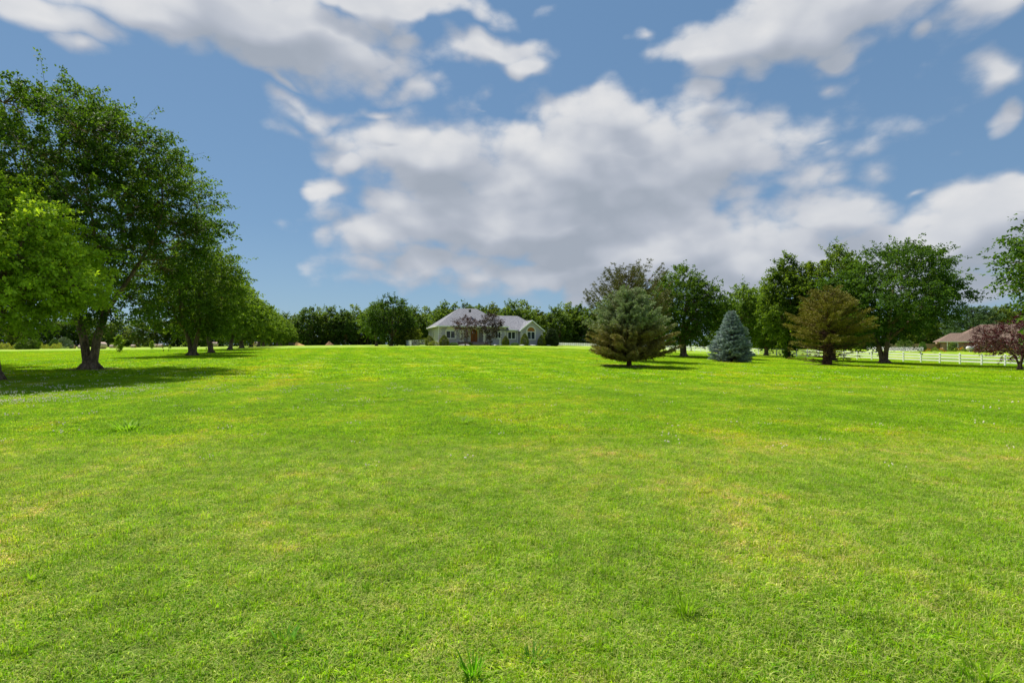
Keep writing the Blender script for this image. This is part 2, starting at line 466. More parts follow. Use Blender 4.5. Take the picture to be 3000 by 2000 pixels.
def build_grass():
    rng = np.random.default_rng(11)
    near = clump_set('tuft_near', [blade_clump('tuft_near_%d' % i, 48, .075, .046, .0042, 20 + i, 1.25, .25 + .11 * i) for i in range(6)] +
                     [blade_clump('tuft_broad_%d' % i, 16, .085, .034, .0115, 30 + i, 1.5, .05) for i in range(2)] + [blade_clump('tuft_long', 26, .06, .078, .0036, 35, .8, .30)])
    mid = clump_set('tuft_mid', [blade_clump('tuft_mid_%d' % i, 44, .15, .056, .0085, 40 + i, 1.0, .08 + .08 * i) for i in range(4)])
    far = clump_set('tuft_far', [blade_clump('tuft_far_%d' % i, 34, .34, .075, .024, 60 + i, .8, .06) for i in range(4)])
    def put(name, coll, n, y0, y1, p, s0, s1, lab):
        x, y = field(rng, n, y0, y1, p)
        z = ground(x, y)
        patch = .5 + .5 * np.sin(x * 1.7 + 2 * np.sin(y * .9)) * np.sin(y * 1.3 + 1.5 * np.sin(x * .7))
        s = s0 + (s1 - s0) * rng.random(n) * (.5 + .5 * patch)
        scatter(name, np.stack([x, y, z], 1), rng.random(n) * 6.283, s, coll, label=lab, cat='grass')
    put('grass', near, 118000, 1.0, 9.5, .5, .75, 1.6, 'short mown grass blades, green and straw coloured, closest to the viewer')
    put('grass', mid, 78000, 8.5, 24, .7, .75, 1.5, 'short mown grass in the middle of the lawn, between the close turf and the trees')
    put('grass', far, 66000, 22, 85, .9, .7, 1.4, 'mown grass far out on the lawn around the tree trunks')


build_grass()


# ------------------------------------------------------------------ trees
def unit(v): return v / np.maximum(np.linalg.norm(v, axis=-1, keepdims=True), 1e-9)


def leaves_mesh(name, P, D, N, L, W, col, fold=.25):
    """kite shaped leaves: P base, D direction, N normal, length, width"""
    S_ = unit(np.cross(D, N)); N2 = unit(np.cross(S_, D))
    L = L[:, None]; W = W[:, None]
    a = P; b = P + D * L * .42 + S_ * W * .5 + N2 * W * fold; c = P + D * L; d = P + D * L * .42 - S_ * W * .5 + N2 * W * fold
    V = np.stack([a, b, c, d], 1).reshape(-1, 3); n = len(P)
    Fq = np.arange(n * 4).reshape(n, 4)
    return np_mesh(name, V, Fq, col=np.repeat(col, 4, axis=0))


def profile_fn(prof):
    ts = [p[0] for p in prof]; rs = [p[1] for p in prof]
    return lambda t: np.interp(t, ts, rs)


ROUND = [(0, .45), (.12, .85), (.35, 1), (.6, .88), (.8, .62), (.93, .34), (1, .1)]
OVAL = [(0, .35), (.15, .75), (.4, 1), (.65, .9), (.85, .6), (1, .15)]


def broad_tree(H, rad, base, prof=ROUND, seed=1, boughs=70, sprays=16, per=26, leaf=(.17, .12), spray_len=.8,
               col=(.045, .10, .016), col2=(.085, .16, .022), wind=(.25, 0), stems=1, trunk_r=.28, fork=.16, off=(0, 0), droop=.25,
               twigs=True, yscale=1.0, bough_r=.15, hang=0.0, stretch=1.0):
    """returns (trunk mesh, crown mesh) with the base of the trunk at the origin"""
    rng = np.random.default_rng(seed); f = profile_fn(prof)
    ch = H - base
    # bough centres
    pts = []; tries = 0; mind = rad * .21; ext = rad * bough_r * 1.05 + .5 * spray_len
    while len(pts) < boughs and tries < boughs * 40:
        tries += 1
        t = rng.random(); rr = f(t)
        if rng.random() > rr * .9 + .1: continue
        a = rng.random() * 6.283; q = .2 + .8 * rng.random() ** .6
        lump = 1 + .16 * math.sin(3 * a + seed) + .10 * math.sin(5 * a + 7 * t + seed * 2)
        r = max(rad * rr - ext, rad * .08) * q * lump
        p = np.array([r * math.cos(a) + off[0] * t, r * math.sin(a) * yscale + off[1] * t, base + t * ch * .93])
        if all(np.sum((p - o) ** 2) > (mind * (.75 if tries > boughs * 15 else 1)) ** 2 for o in pts): pts.append(p)
    B = np.array(pts); nb = len(B)
    ax = np.stack([off[0] * (B[:, 2] - base) / ch, off[1] * (B[:, 2] - base) / ch, np.full(nb, 0)], 1)
    out = B - ax; out[:, 2] = (B[:, 2] - (base + ch * .35)) * .45; out = unit(out)
    br = rad * bough_r * (.75 + .6 * rng.random(nb))
    # sprays
    ns = nb * sprays; bi = np.repeat(np.arange(nb), sprays)
    u = unit(rng.normal(size=(ns, 3))); u = unit(u + out[bi] * .45 + np.array([0, 0, .15]))
    rr = rng.random(ns) ** .45
    SP = B[bi] + u * rr[:, None] * br[bi][:, None] * np.array([1.15, 1.15, .75]) * 1.25
    wv = np.array([wind[0], wind[1], 0])
    SD = unit(out[bi] * .8 + u * .55 + wv + np.array([0, 0, .22 - hang]) + rng.normal(size=(ns, 3)) * .25)
    sl = spray_len * (.6 + .8 * rng.random(ns))
    # a few long shoots break the outline
    top = (rng.random(ns) < .10) & (rr > .6); sl[top] *= 1.9
    # leaves
    nl = ns * per; si = np.repeat(np.arange(ns), per); s = rng.random(nl) ** .8
    LP = SP[si] + SD[si] * (s * sl[si])[:, None] * stretch
    LP[:, 2] -= droop * (s ** 2) * sl[si]
    sc = .19 * np.minimum(sl, spray_len)[si][:, None] * (1.15 - s[:, None] * .7)
    LP += rng.normal(size=(nl, 3)) * sc * np.array([1, 1, .7])
    LD = unit(SD[si] * .5 + rng.normal(size=(nl, 3)) * .7 + wv * .6 + np.array([0, 0, -.45]))
    LN = unit(rng.normal(size=(nl, 3)) * .75 + np.array([0, 0, .9]) + out[bi[si]] * .25)
    k = leaf[0] * (.65 + .7 * rng.random(nl)); w = k * leaf[1] / leaf[0]
    LP[:, 2] = np.maximum(LP[:, 2], .25)
    tb = rng.random(nb)[bi][si]; tsp = rng.random(ns)[si]; tl = rng.random(nl)
    # young leaves at the end of a shoot are paler
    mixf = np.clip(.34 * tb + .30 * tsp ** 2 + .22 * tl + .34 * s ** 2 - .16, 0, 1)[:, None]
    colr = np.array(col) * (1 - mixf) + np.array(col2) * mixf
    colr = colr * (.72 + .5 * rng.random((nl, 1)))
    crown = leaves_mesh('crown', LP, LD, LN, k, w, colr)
    # wood
    mb = MB()
    zf = max(base * .9, H * fork)
    tops = []
    if stems == 1:
        lean = rng.normal(size=2) * .25
        tr = [(0, 0, -.3), (0, 0, 0.0), (lean[0] * .1, lean[1] * .1, .25), (lean[0] * .3, lean[1] * .3, zf * .5), (lean[0], lean[1], zf)]
        mb.tube(tr, [trunk_r * 1.7, trunk_r * 1.45, trunk_r * 1.06, trunk_r * .95, trunk_r * .85], 12)
        for j in range(6):
            a = j * 1.05 + rng.random() * .5
            mb.tube([(math.cos(a) * trunk_r * .5, math.sin(a) * trunk_r * .5, .32), (math.cos(a) * trunk_r * 1.3, math.sin(a) * trunk_r * 1.3, .07), (math.cos(a) * trunk_r * 2.0, math.sin(a) * trunk_r * 2.0, -.12)], [trunk_r * .5, trunk_r * .32, trunk_r * .12], 6)
        roots = [Vector(tr[-1])] * 5
    else:
        roots = []
        for j in range(stems):
            a = j * 6.283 / stems + .4 + (0 if stems != 2 else -.4); d = trunk_r * (.62 if stems == 2 else .55)
            e = (math.cos(a) * (d + zf * .2), math.sin(a) * (d + zf * .2), zf)
            mb.tube([(math.cos(a) * d * 1.0, math.sin(a) * d * 1.0, -.3), (math.cos(a) * d * .95, math.sin(a) * d * .95, .05), (math.cos(a) * d, math.sin(a) * d, .5), (math.cos(a) * (d + zf * .06), math.sin(a) * (d + zf * .06), zf * .55), e],
                    [trunk_r * 1.05, trunk_r * .95, trunk_r * .74, trunk_r * .66, trunk_r * .58], 11)
            roots.append(Vector(e))
        mb.tube([(0, 0, -.3), (0, 0, .05), (0, 0, .45), (0, 0, .75)], [trunk_r * 1.7, trunk_r * 1.45, trunk_r * 1.1, trunk_r * .6], 12)
        for j in range(7):
            a = j * .9 + rng.random() * .5
            mb.tube([(math.cos(a) * trunk_r * .9, math.sin(a) * trunk_r * .9, .3), (math.cos(a) * trunk_r * 1.7, math.sin(a) * trunk_r * 1.7, .08), (math.cos(a) * trunk_r * 2.4, math.sin(a) * trunk_r * 2.4, -.12)], [trunk_r * .5, trunk_r * .34, trunk_r * .12], 6)
        roots = roots * 3
    limbs = []
    nlimb = 7
    for j in range(nlimb):
        st = roots[j % len(roots)]
        a = j * 2.4 + rng.random() * .6
        if len(roots) > 5: a = math.atan2(st.y, st.x) + (j // stems) * 1.1 - .5
        hh = zf + (H - zf) * (.55 + .27 * rng.random()) if j else H * .80
        ro = rad * (.28 + .25 * rng.random()) if j else rad * .08
        tt = (hh - base) / ch
        en = Vector((math.cos(a) * ro + off[0] * tt, math.sin(a) * ro * yscale + off[1] * tt, hh))
        p = [st + (en - st) * q + Vector((math.cos(a), math.sin(a), 0)) * ro * .35 * math.sin(q * 3.1) + Vector(rng.normal(size=3) * .12 * (q > 0) * (q < 1)) for q in (0, .2, .4, .6, .8, 1)]
        r0 = trunk_r * (.55 if stems == 1 else .42)
        rad_l = [r0 * (1 - .88 * q) for q in (0, .2, .4, .6, .8, 1)]
        mb.tube(p, rad_l, 8, cap=False)
        for q in range(5):
            for w2 in (0, .5): limbs.append((p[q] + (p[q + 1] - p[q]) * w2, rad_l[q]))
    LPn = np.array([tuple(p[0]) for p in limbs])
    for b in B:
        d = LPn - b; dz = d[:, 2] + np.hypot(b[0], b[1]) * .25
        j = int(np.argmin(np.linalg.norm(d, axis=1) + np.abs(dz + .8) * .8)); st, r0 = limbs[j]
        e = Vector(b); m1 = st + (e - st) * .5 + Vector((0, 0, -.10 * (e - st).length)) + Vector(rng.normal(size=3) * .1)
        mb.tube([st, m1, e], [r0 * .42, r0 * .28, max(.012, r0 * .1)], 5, cap=False)
    if twigs:
        for j in range(0, ns, 2):
            p = SP[j]; c0 = B[bi[j]]
            e = p + SD[j] * sl[j] * .8
            mb.tube([c0, p, e], [.022, .014, .004], 3, cap=False)
    return mb.mesh('trunk', True), crown


def put_tree(meshes, loc, label, cat='tree', name='maple_tree', group=None, rz=0, scale=1.0, leafmat=None, bark=None, sz=None):
    e = empty(name, loc, rz, label=label, cat=cat, group=group)
    e.scale = (scale, scale, sz or scale)
    obj('trunk', meshes[0], bark or M_bark, e); obj('crown', meshes[1], leafmat or M_leaf, e)
    return e


def conifer(H, rad, prof, seed=1, whorl=.28, per_whorl=9, base=.3, spray=.32, card=(.13, .026), density=1.0, col=(.05, .09, .06), col2=(.12, .19, .14),
            inner=None, inner_at=0.0, up=.12, droop=.1, trunk_r=.12, lean=(0, 0), bare_below=None, jitter=.25, thick=1.0, brown_fn=None, needle_up=.3):
    rng = np.random.default_rng(seed); f = profile_fn(prof); mb = MB()
    top = Vector((lean[0], lean[1], H))
    mb.tube([(0, 0, -.3), (0, 0, .02), (lean[0] * .1, lean[1] * .1, H * .12), (lean[0] * .5, lean[1] * .5, H * .55), top], [trunk_r * 1.5, trunk_r * 1.25, trunk_r, trunk_r * .6, .015], 10)
    segs = []; tips = []
    z = base
    while z < H * .985:
        t = (z - base) / (H - base); R_ = rad * f(t); n = max(4, int(per_whorl * (.5 + .5 * R_ / rad)))
        a0 = rng.random() * 6.28
        for j in range(n):
            a = a0 + j * 6.283 / n + rng.normal() * .25; L = R_ * (1 + jitter * (rng.random() - .65)) * (1 + .13 * math.sin(2 * a + seed + 3 * t) + .10 * math.sin(3 * a + seed * 2 + 7 * t))
            zz = z + rng.normal() * whorl * .35
            d = np.array([math.cos(a), math.sin(a), 0.])
            q = np.linspace(0, 1, 6)
            o = np.array([lean[0] * zz / H, lean[1] * zz / H, zz])
            pts = o + d * (q * L)[:, None] + np.stack([0 * q, 0 * q, L * (up * q ** 2 * 1.6 - droop * q + (t ** 1.5) * .55 * q)], 1)
            pts[:, 2] = np.maximum(pts[:, 2], .06)
            mb.tube(pts[::1], list(np.linspace(max(.012, .10 * trunk_r + .012 * L), .004, 6)), 4, cap=False)
            segs.append((pts, L, t, d))
        z += whorl * (.8 + .4 * rng.random())
    P = []; D = []; N = []; T = []; Q = []
    for pts, L, t, d in segs:
        if bare_below is not None and t < bare_below: k0 = .85; mult = .12
        else: k0 = .18; mult = 1
        ns = max(3, int(L / spray * 6.5 * density * thick * mult))
        q = k0 + (1 - k0) * rng.random(ns) ** .7
        pos = np.stack([np.interp(q, np.linspace(0, 1, 6), pts[:, c]) for c in range(3)], 1)
        side = np.array([-d[1], d[0], 0]) * np.where(rng.random(ns) < .5, -1, 1)[:, None]
        sd = unit(d * .8 + side * (.8 + .3 * rng.random((ns, 1))) + np.array([0, 0, 1]) * rng.normal(size=(ns, 1)) * .28 + np.array([0, 0, up * .5 - .02]))
        sl = spray * (.5 + .8 * rng.random(ns)) * (1.15 - .55 * q)
        m = 12; s = np.tile(np.linspace(.05, 1, m), ns); si = np.repeat(np.arange(ns), m)
        p = pos[si] + sd[si] * (s * sl[si])[:, None]; p[:, 2] -= .12 * (s ** 2) * sl[si]
        nd = unit(sd[si] * .9 + rng.normal(size=(len(si), 3)) * .55 + np.array([0, 0, needle_up]))
        P.append(p); D.append(nd); N.append(rng.normal(size=p.shape) + np.array([0, 0, .8])); T.append(np.full(len(p), t)); Q.append(q[si] * .6 + s * .4)
    P = np.concatenate(P); D = np.concatenate(D); N = unit(np.concatenate(N)); T = np.concatenate(T); Q = np.concatenate(Q)
    # leader
    n = len(P); k = card[0] * (.7 + .6 * rng.random(n)); w = card[1] * (.7 + .6 * rng.random(n))
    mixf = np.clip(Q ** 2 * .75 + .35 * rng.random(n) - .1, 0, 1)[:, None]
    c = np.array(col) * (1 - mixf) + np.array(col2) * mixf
    if brown_fn is not None:
        bf, bc = brown_fn(P, T, Q, rng); c = c * (1 - bf[:, None]) + bc * bf[:, None]
    c = c * (.7 + .55 * rng.random((n, 1)))
    P[:, 2] = np.maximum(P[:, 2], .03)
    return mb.mesh('trunk', True), leaves_mesh('crown', P, D, N, k, w, c, fold=.1)


def shell_plant(H, rad, prof, n, leaf, seed, col, col2, rough=.12, up=.3, depth=.25, lumps=.08, zbase=0.0, boughs=None):
    """a dense clipped or bushy plant: leaves near a lumpy surface, all the way round"""
    rng = np.random.default_rng(seed); f = profile_fn(prof)
    t = rng.random(n); keep = rng.random(n) < (f(t) * .85 + .15); t = t[keep]; n = len(t)
    a = rng.random(n) * 6.283; q = 1 - depth * rng.random(n) ** 1.5
    lp = 1 + lumps * np.sin(4 * a + 3 * t * 6 + seed) + lumps * .8 * np.sin(7 * a - t * 17 + seed * 2) + lumps * .6 * np.sin(t * 31 + 3 * a)
    r = rad * f(t) * q * lp + rng.normal(size=n) * rough * rad * .35
    P = np.stack([r * np.cos(a), r * np.sin(a), zbase + t * H + rng.normal(size=n) * rough * rad * .3], 1)
    O = np.stack([np.cos(a), np.sin(a), np.full(n, .25)], 1)
    D = unit(O * .7 + rng.normal(size=(n, 3)) * .55 + np.array([0, 0, up])); N = unit(O * .6 + rng.normal(size=(n, 3)) * .6 + np.array([0, 0, .4]))
    m = np.clip(.65 * rng.random(n) + .35 * (lp - 1 + lumps) / (2 * lumps + 1e-6) - .1, 0, 1)[:, None]
    c = (np.array(col) * (1 - m) + np.array(col2) * m) * (.75 + .5 * rng.random((n, 1)))
    P[:, 2] = np.maximum(P[:, 2], .02)
    k = leaf[0] * (.6 + .8 * rng.random(n)); w = leaf[1] * (.6 + .8 * rng.random(n))
    return leaves_mesh('foliage', P, D, N, k, w, c)


def stem_mesh(H, n=5, spread=.2, r=.02, seed=3):
    rng = np.random.default_rng(seed); mb = MB()
    for i in range(n):
        a = rng.random() * 6.28; mb.tube([(0, 0, -.1), (math.cos(a) * spread * .4, math.sin(a) * spread * .4, H * .4), (math.cos(a) * spread, math.sin(a) * spread, H * .85)], [r, r * .8, r * .3], 5)
    return mb.mesh('stem', True)


# --- left of the lawn ---
GREEN_DK = (.033, .080, .012); GREEN_MD = (.085, .165, .022); GREEN_LT = (.17, .28, .03)
P1 = at(265, 29)
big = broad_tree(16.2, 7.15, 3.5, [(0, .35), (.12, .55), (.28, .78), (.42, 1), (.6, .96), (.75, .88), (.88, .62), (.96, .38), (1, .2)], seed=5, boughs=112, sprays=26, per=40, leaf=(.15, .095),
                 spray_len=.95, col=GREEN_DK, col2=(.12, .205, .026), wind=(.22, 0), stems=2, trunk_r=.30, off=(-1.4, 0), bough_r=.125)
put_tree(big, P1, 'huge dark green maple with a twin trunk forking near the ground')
P0 = at(-8, 22.0)
pale = broad_tree(8.6, 4.25, 2.8, ROUND, seed=9, boughs=75, sprays=20, per=42, leaf=(.14, .09), spray_len=.75, col=(.24, .38, .03), col2=(.48, .64, .07),
                  wind=(.25, 0), trunk_r=.2, bough_r=.16)
put_tree(pale, P0, 'pale yellow green maple in front of the huge dark maple, cut by the left edge')
back = broad_tree(12.5, 6.0, 2.8, ROUND, seed=14, boughs=70, sprays=14, per=20, leaf=(.22, .15), spray_len=.9, col=GREEN_DK, col2=(.08, .15, .02), wind=(.2, 0), trunk_r=.35, twigs=True)
put_tree(back, Vector((-35.5, 31, gz(-35.5, 31))), 'dark maple whose branches enter at the left edge behind the huge maple')

rowv = [broad_tree(11.5, 5.0, 2.5, ROUND, seed=21, boughs=85, sprays=18, per=28, leaf=(.18, .12), spray_len=.9, col=(.060, .120, .015), col2=(.165, .255, .03), wind=(.3, 0), stems=2, trunk_r=.27, bough_r=.16, twigs=False),
        broad_tree(11.0, 4.8, 2.4, OVAL, seed=22, boughs=75, sprays=16, per=20, leaf=(.24, .165), spray_len=.9, col=(.065, .130, .017), col2=(.175, .265, .035), wind=(.3, 0), trunk_r=.3, bough_r=.17, twigs=False),
        broad_tree(11.0, 5.0, 2.2, ROUND, seed=23, boughs=65, sprays=14, per=16, leaf=(.32, .22), spray_len=1.0, col=(.072, .138, .018), col2=(.20, .285, .04), wind=(.3, 0), trunk_r=.32, bough_r=.18, twigs=False)]
ROW = [(564, 51, 0, 1.1, 'twin stemmed maple standing next beyond the huge dark maple in the left row'),
       (619, 62, 1, 1.0, 'maple on a slim leaning trunk, third tree along the left row'),
       (674, 78, 1, .98, 'maple with flared trunk base, fourth tree along the left row'),
       (708, 92, 2, 1.05, 'fifth maple along the left row, its trunk seen against the dark wood'),
       (735, 108, 2, 1.0, 'sixth maple along the left row, thick dark trunk'),
       (757, 124, 1, 1.0, 'seventh maple along the left row'),
       (772, 140, 2, 1.0, 'eighth maple along the left row'),
       (793, 158, 2, 1.02, 'ninth maple along the left row'),
       (811, 176, 1, 1.0, 'tenth maple along the left row'),
       (824, 195, 2, .95, 'eleventh maple along the left row, before the sand pile'),
       (838, 212, 2, .95, 'last maple of the left row, pale green beside the sand pile')]
for i, (px, Y, v, sc, lab) in enumerate(ROW):
    put_tree(rowv[v], at(px, Y), lab, group='maples in the row left of the lawn', rz=i * 2.1 if v else 0.0, scale=sc)

# --- the far wood: each tree a thing ---
farv = [broad_tree(17, 6.5, 1.5, ROUND, seed=31, boughs=60, sprays=10, per=14, leaf=(.55, .40), spray_len=1.5, col=(.055, .105, .018), col2=(.15, .22, .04), wind=(.05, 0), trunk_r=.3, bough_r=.17, twigs=False),
        broad_tree(18, 6.0, 1.2, OVAL, seed=32, boughs=60, sprays=10, per=14, leaf=(.55, .40), spray_len=1.5, col=(.046, .095, .020), col2=(.115, .18, .04), wind=(.05, 0), trunk_r=.3, bough_r=.17, twigs=False),
        broad_tree(16, 6.6, 1.2, ROUND, seed=33, boughs=55, sprays=10, per=14, leaf=(.55, .40), spray_len=1.5, col=(.08, .135, .02), col2=(.20, .27, .045), wind=(.05, 0), trunk_r=.3, bough_r=.18, twigs=False),
        broad_tree(17, 5.6, 1.5, OVAL, seed=34, boughs=50, sprays=9, per=12, leaf=(.60, .42), spray_len=1.6, col=(.07, .11, .022), col2=(.16, .20, .045), wind=(.05, 0), trunk_r=.3, bough_r=.17, twigs=False)]
rngf = np.random.default_rng(77)
FAR = []   # px, top row, Y, variant
for px, top, Y, v in [(838, 912, 235, 0), (868, 916, 240, 3), (903, 893, 225, 1), (935, 905, 238, 2), (975, 892, 228, 0), (1008, 900, 226, 1), (1040, 897, 240, 2), (1075, 905, 236, 3),
                      (1182, 888, 205, 3), (1215, 893, 190, 0), (1250, 902, 200, 2), (1292, 892, 185, 1), (1312, 878, 180, 0), (1345, 905, 195, 3), (1367, 882, 190, 1),
                      (1405, 888, 178, 0), (1437, 882, 185, 3), (1478, 925, 240, 2), (1505, 876, 170, 0), (1535, 884, 176, 2), (1568, 898, 230, 3), (1600, 915, 258, 1), (1633, 893, 244, 0), (1662, 890, 253, 2),
                      (1693, 885, 258, 1), (1722, 898, 248, 0), (1755, 905, 253, 2), (1790, 895, 273, 3), (1825, 890, 268, 0), (1865, 885, 263, 1), (1900, 892, 258, 2),
                      (2130, 895, 190, 0), (2180, 890, 185, 3), (2230, 900, 190, 1), (2290, 905, 180, 2), (2350, 900, 185, 0), (2410, 905, 180, 1), (2470, 905, 185, 2), (2530, 900, 175, 3),
                      (2585, 905, 175, 0), (2640, 895, 170, 1), (2700, 905, 165, 2), (2745, 900, 170, 0), (2960, 880, 175, 1), (3030, 880, 170, 0)]:
    FAR.append((px, top, Y, v, 'center' if px < 1130 else 'house' if px < 1600 else 'fence'))
for px in range(-60, 840, 58):
    FAR.append((px, 925 + rngf.integers(-8, 8), 300 + rngf.integers(-12, 12), int(rngf.integers(0, 4)), 'left'))
LAB = {'center': 'leafy tree in the dark wood left of the house', 'house': 'tall green tree standing behind the grey house',
       'fence': 'green tree of the wood beyond the white fence', 'left': 'dark tree of the wood behind the hay bales'}
GRP = {'center': 'wood at the end of the lawn', 'house': 'trees behind the grey house', 'fence': 'wood beyond the white fence', 'left': 'wood behind the hay field'}
HV = [17, 18, 16, 17]
LPX = {838: 'first tree of the far wood right of the last maple in the left row', 868: 'tree rising right behind the orange sand pile', 903: 'rounded tree of the far wood between the two soil piles',
       935: 'pale green tree of the far wood left of the brown dirt pile', 975: 'tree of the far wood right behind the brown dirt pile', 1008: 'dark tree of the far wood midway between dirt pile and thin trunk',
       1040: 'pale tree of the far wood left of the dark tree on the thin trunk', 1075: 'tree of the far wood hidden largely by the dark tree on a thin trunk',
       1182: 'tree peeping out right above the large dark tree', 1215: 'tree behind the low yellow green ornamental tree', 1250: 'pale tree above the wire fence and left of the grey roof',
       1292: 'tree touching the left hip of the grey roof', 1312: 'tall tree above the left slope of the grey roof', 1345: 'low tree just behind the peak of the grey roof', 1367: 'tree behind the antenna mast on the grey house',
       1405: 'tree behind the right end of the high grey ridge', 1437: 'tree just left of the sky gap above the purple plums', 1505: 'tallest tree behind the low right roof of the grey house', 1535: 'tree above the left slope of the gable',
       1568: 'tree above the peak of the gable', 1600: 'low tree right of the gable', 1633: 'tree above the start of the white fence by the house', 1662: 'pale tree above the far white fence between house and pines',
       1693: 'dark tree above the far white fence next to the pines', 1722: 'tree just left of the brownish pine'}
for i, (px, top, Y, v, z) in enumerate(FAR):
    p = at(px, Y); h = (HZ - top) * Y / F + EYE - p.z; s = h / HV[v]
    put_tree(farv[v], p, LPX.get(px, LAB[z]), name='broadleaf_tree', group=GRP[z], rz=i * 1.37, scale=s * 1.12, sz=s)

# undergrowth that closes the foot of the woods
def undergrowth(name, pxs, Y, h, n, seed, col, col2, lab, leaf=(.6, .42)):
    rng = np.random.default_rng(seed)
    px = np.interp(rng.random(n), np.linspace(0, 1, len(pxs)), pxs); yy = Y + rng.random(n) * 9 + 2 * np.sin(px * .05)
    x = (px - 1500) / F * yy; z = ground(x, yy); hh = h * (.6 + .25 * np.sin(px * .11 + seed) + .2 * np.sin(px * .037 + 2) + .15 * rng.random(n))
    P = np.stack([x, yy, z + hh * rng.random(n) ** .9], 1)
    D = unit(rng.normal(size=(n, 3)) + np.array([0, -.3, .1])); N = unit(rng.normal(size=(n, 3)) * .7 + np.array([0, -.4, .6]))
    m = np.clip(rng.random(n) * .6 + .4 * np.sin(px * .21 + seed) * np.sin(P[:, 2] * 1.1), 0, 1)[:, None]
    c = (np.array(col) * (1 - m) + np.array(col2) * m) * (.7 + .6 * rng.random((n, 1)))
    k = leaf[0] * (.6 + .8 * rng.random(n)); me = leaves_mesh(name, P, D, N, k, k * leaf[1] / leaf[0], c)
    return obj(name, me, M_leaf, kind='stuff', label=lab, cat='undergrowth')


UG = ((.045, .095, .018), (.125, .19, .04))
undergrowth('undergrowth', [-250, 860], 306, 14, 26000, 1, *UG, 'dark undergrowth closing the foot of the wood behind the hay bales', (.9, .65))
undergrowth('undergrowth', [820, 1300], 238, 10, 20000, 2, *UG, 'dark undergrowth at the foot of the wood left of the house', (.7, .5))
undergrowth('undergrowth', [1180, 1900], 262, 11, 20000, 3, *UG, 'shady undergrowth behind the house and the far end of the white fence', (.7, .5))
undergrowth('undergrowth', [1850, 3300], 192, 9, 34000, 4, *UG, 'shady undergrowth behind the white fence on the right', (.7, .5))

# trees left of the house
pr1 = broad_tree(11.3, 5.4, 1.3, OVAL, seed=41, boughs=75, sprays=14, per=18, leaf=(.30, .17), spray_len=1.0, col=(.028, .068, .012), col2=(.08, .14, .022), wind=(.1, 0), trunk_r=.26, bough_r=.15, twigs=False, yscale=.9)
put_tree(pr1, at(1147, 112), 'large dark tree with a thick trunk, left of the yellow green bush by the house', name='dark_tree')
put_tree(rowv[1], at(1103, 128), 'dark tree on a thin trunk close left of the large dark tree', name='dark_tree', rz=2.2, scale=.98)
by = broad_tree(4.6, 3.3, .5, [(0, .8), (.2, 1), (.5, .85), (.8, .45), (1, .1)], seed=43, boughs=45, sprays=13, per=20, leaf=(.22, .14), spray_len=.5, col=(.09, .13, .02), col2=(.25, .29, .05), wind=(0, 0), trunk_r=.12, bough_r=.17, twigs=False, stems=3)
put_tree(by, at(1200, 112), 'low spreading yellow green ornamental tree beside the wire fence left of the house', name='ornamental_tree')

# --- right of the lawn ---
def brown_low(P, T, Q, rng):
    zz = P[:, 2] / P[:, 2].max(); f = np.clip((.58 - zz) / .22, 0, 1); f = np.maximum(f, np.clip((.62 - Q) * 1.6, 0, 1) * (.7)); f = np.clip(f + rng.normal(size=len(f)) * .22, 0, 1)
    return f * .92, np.array([.26, .19, .032]) * (.8 + .4 * rng.random((len(f), 1)))


SPR = [(0, .88), (.08, 1.0), (.25, .95), (.45, .77), (.62, .57), (.8, .36), (.92, .2), (1, .03)]
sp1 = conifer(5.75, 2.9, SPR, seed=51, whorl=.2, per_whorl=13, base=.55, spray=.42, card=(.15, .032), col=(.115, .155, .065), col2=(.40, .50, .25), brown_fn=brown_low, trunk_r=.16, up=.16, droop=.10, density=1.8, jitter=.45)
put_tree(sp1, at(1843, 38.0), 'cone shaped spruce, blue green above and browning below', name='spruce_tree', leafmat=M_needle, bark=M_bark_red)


def brown_most(P, T, Q, rng):
    f = np.clip(.52 + rng.normal(size=len(P)) * .2, 0, 1); return f, np.array([.165, .155, .026]) * (.75 + .5 * rng.random((len(f), 1)))


PINE = [(0, .5), (.1, .8), (.3, 1), (.5, .92), (.7, .72), (.85, .5), (.95, .3), (1, .12)]
sp2 = conifer(8.1, 3.7, PINE, seed=52, whorl=.27, per_whorl=9, base=1.0, spray=.5, card=(.17, .04), col=(.07, .085, .025), col2=(.14, .15, .05), brown_fn=brown_most, trunk_r=.17, up=.32, droop=-.12, density=.85, jitter=.6)
put_tree(sp2, at(1842, 49), 'tall thin brownish pine with an open top, rising behind the cone shaped spruce', name='pine_tree', leafmat=M_needle, bark=M_bark_red)
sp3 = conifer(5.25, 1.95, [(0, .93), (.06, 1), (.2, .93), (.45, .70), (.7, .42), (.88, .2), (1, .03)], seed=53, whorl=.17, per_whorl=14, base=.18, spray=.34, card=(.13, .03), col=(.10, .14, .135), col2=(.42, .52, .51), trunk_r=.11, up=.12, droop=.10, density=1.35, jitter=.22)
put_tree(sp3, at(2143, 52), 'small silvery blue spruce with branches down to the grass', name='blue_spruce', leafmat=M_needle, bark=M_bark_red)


def ochre(P, T, Q, rng):
    f = np.clip(.9 + rng.normal(size=len(P)) * .1 - .25 * (T > .75), 0, 1); return f, np.array([.22, .195, .018]) * (.7 + .6 * rng.random((len(f), 1)))


sp4 = conifer(7.05, 3.65, [(0, .66), (.12, .66), (.27, .98), (.45, 1.0), (.6, .84), (.75, .62), (.9, .4), (1, .1)], seed=54, whorl=.50, per_whorl=14, base=.35, spray=.62, card=(.16, .035), col=(.06, .07, .015), col2=(.15, .15, .03), brown_fn=ochre, trunk_r=.36, up=.1, droop=.06, density=2.1, bare_below=.24, jitter=.5)
put_tree(sp4, at(2423, 49), 'ochre brown spruce with bare lower branches and a thick dark trunk', name='spruce_tree', leafmat=M_needle, bark=M_bark_red)

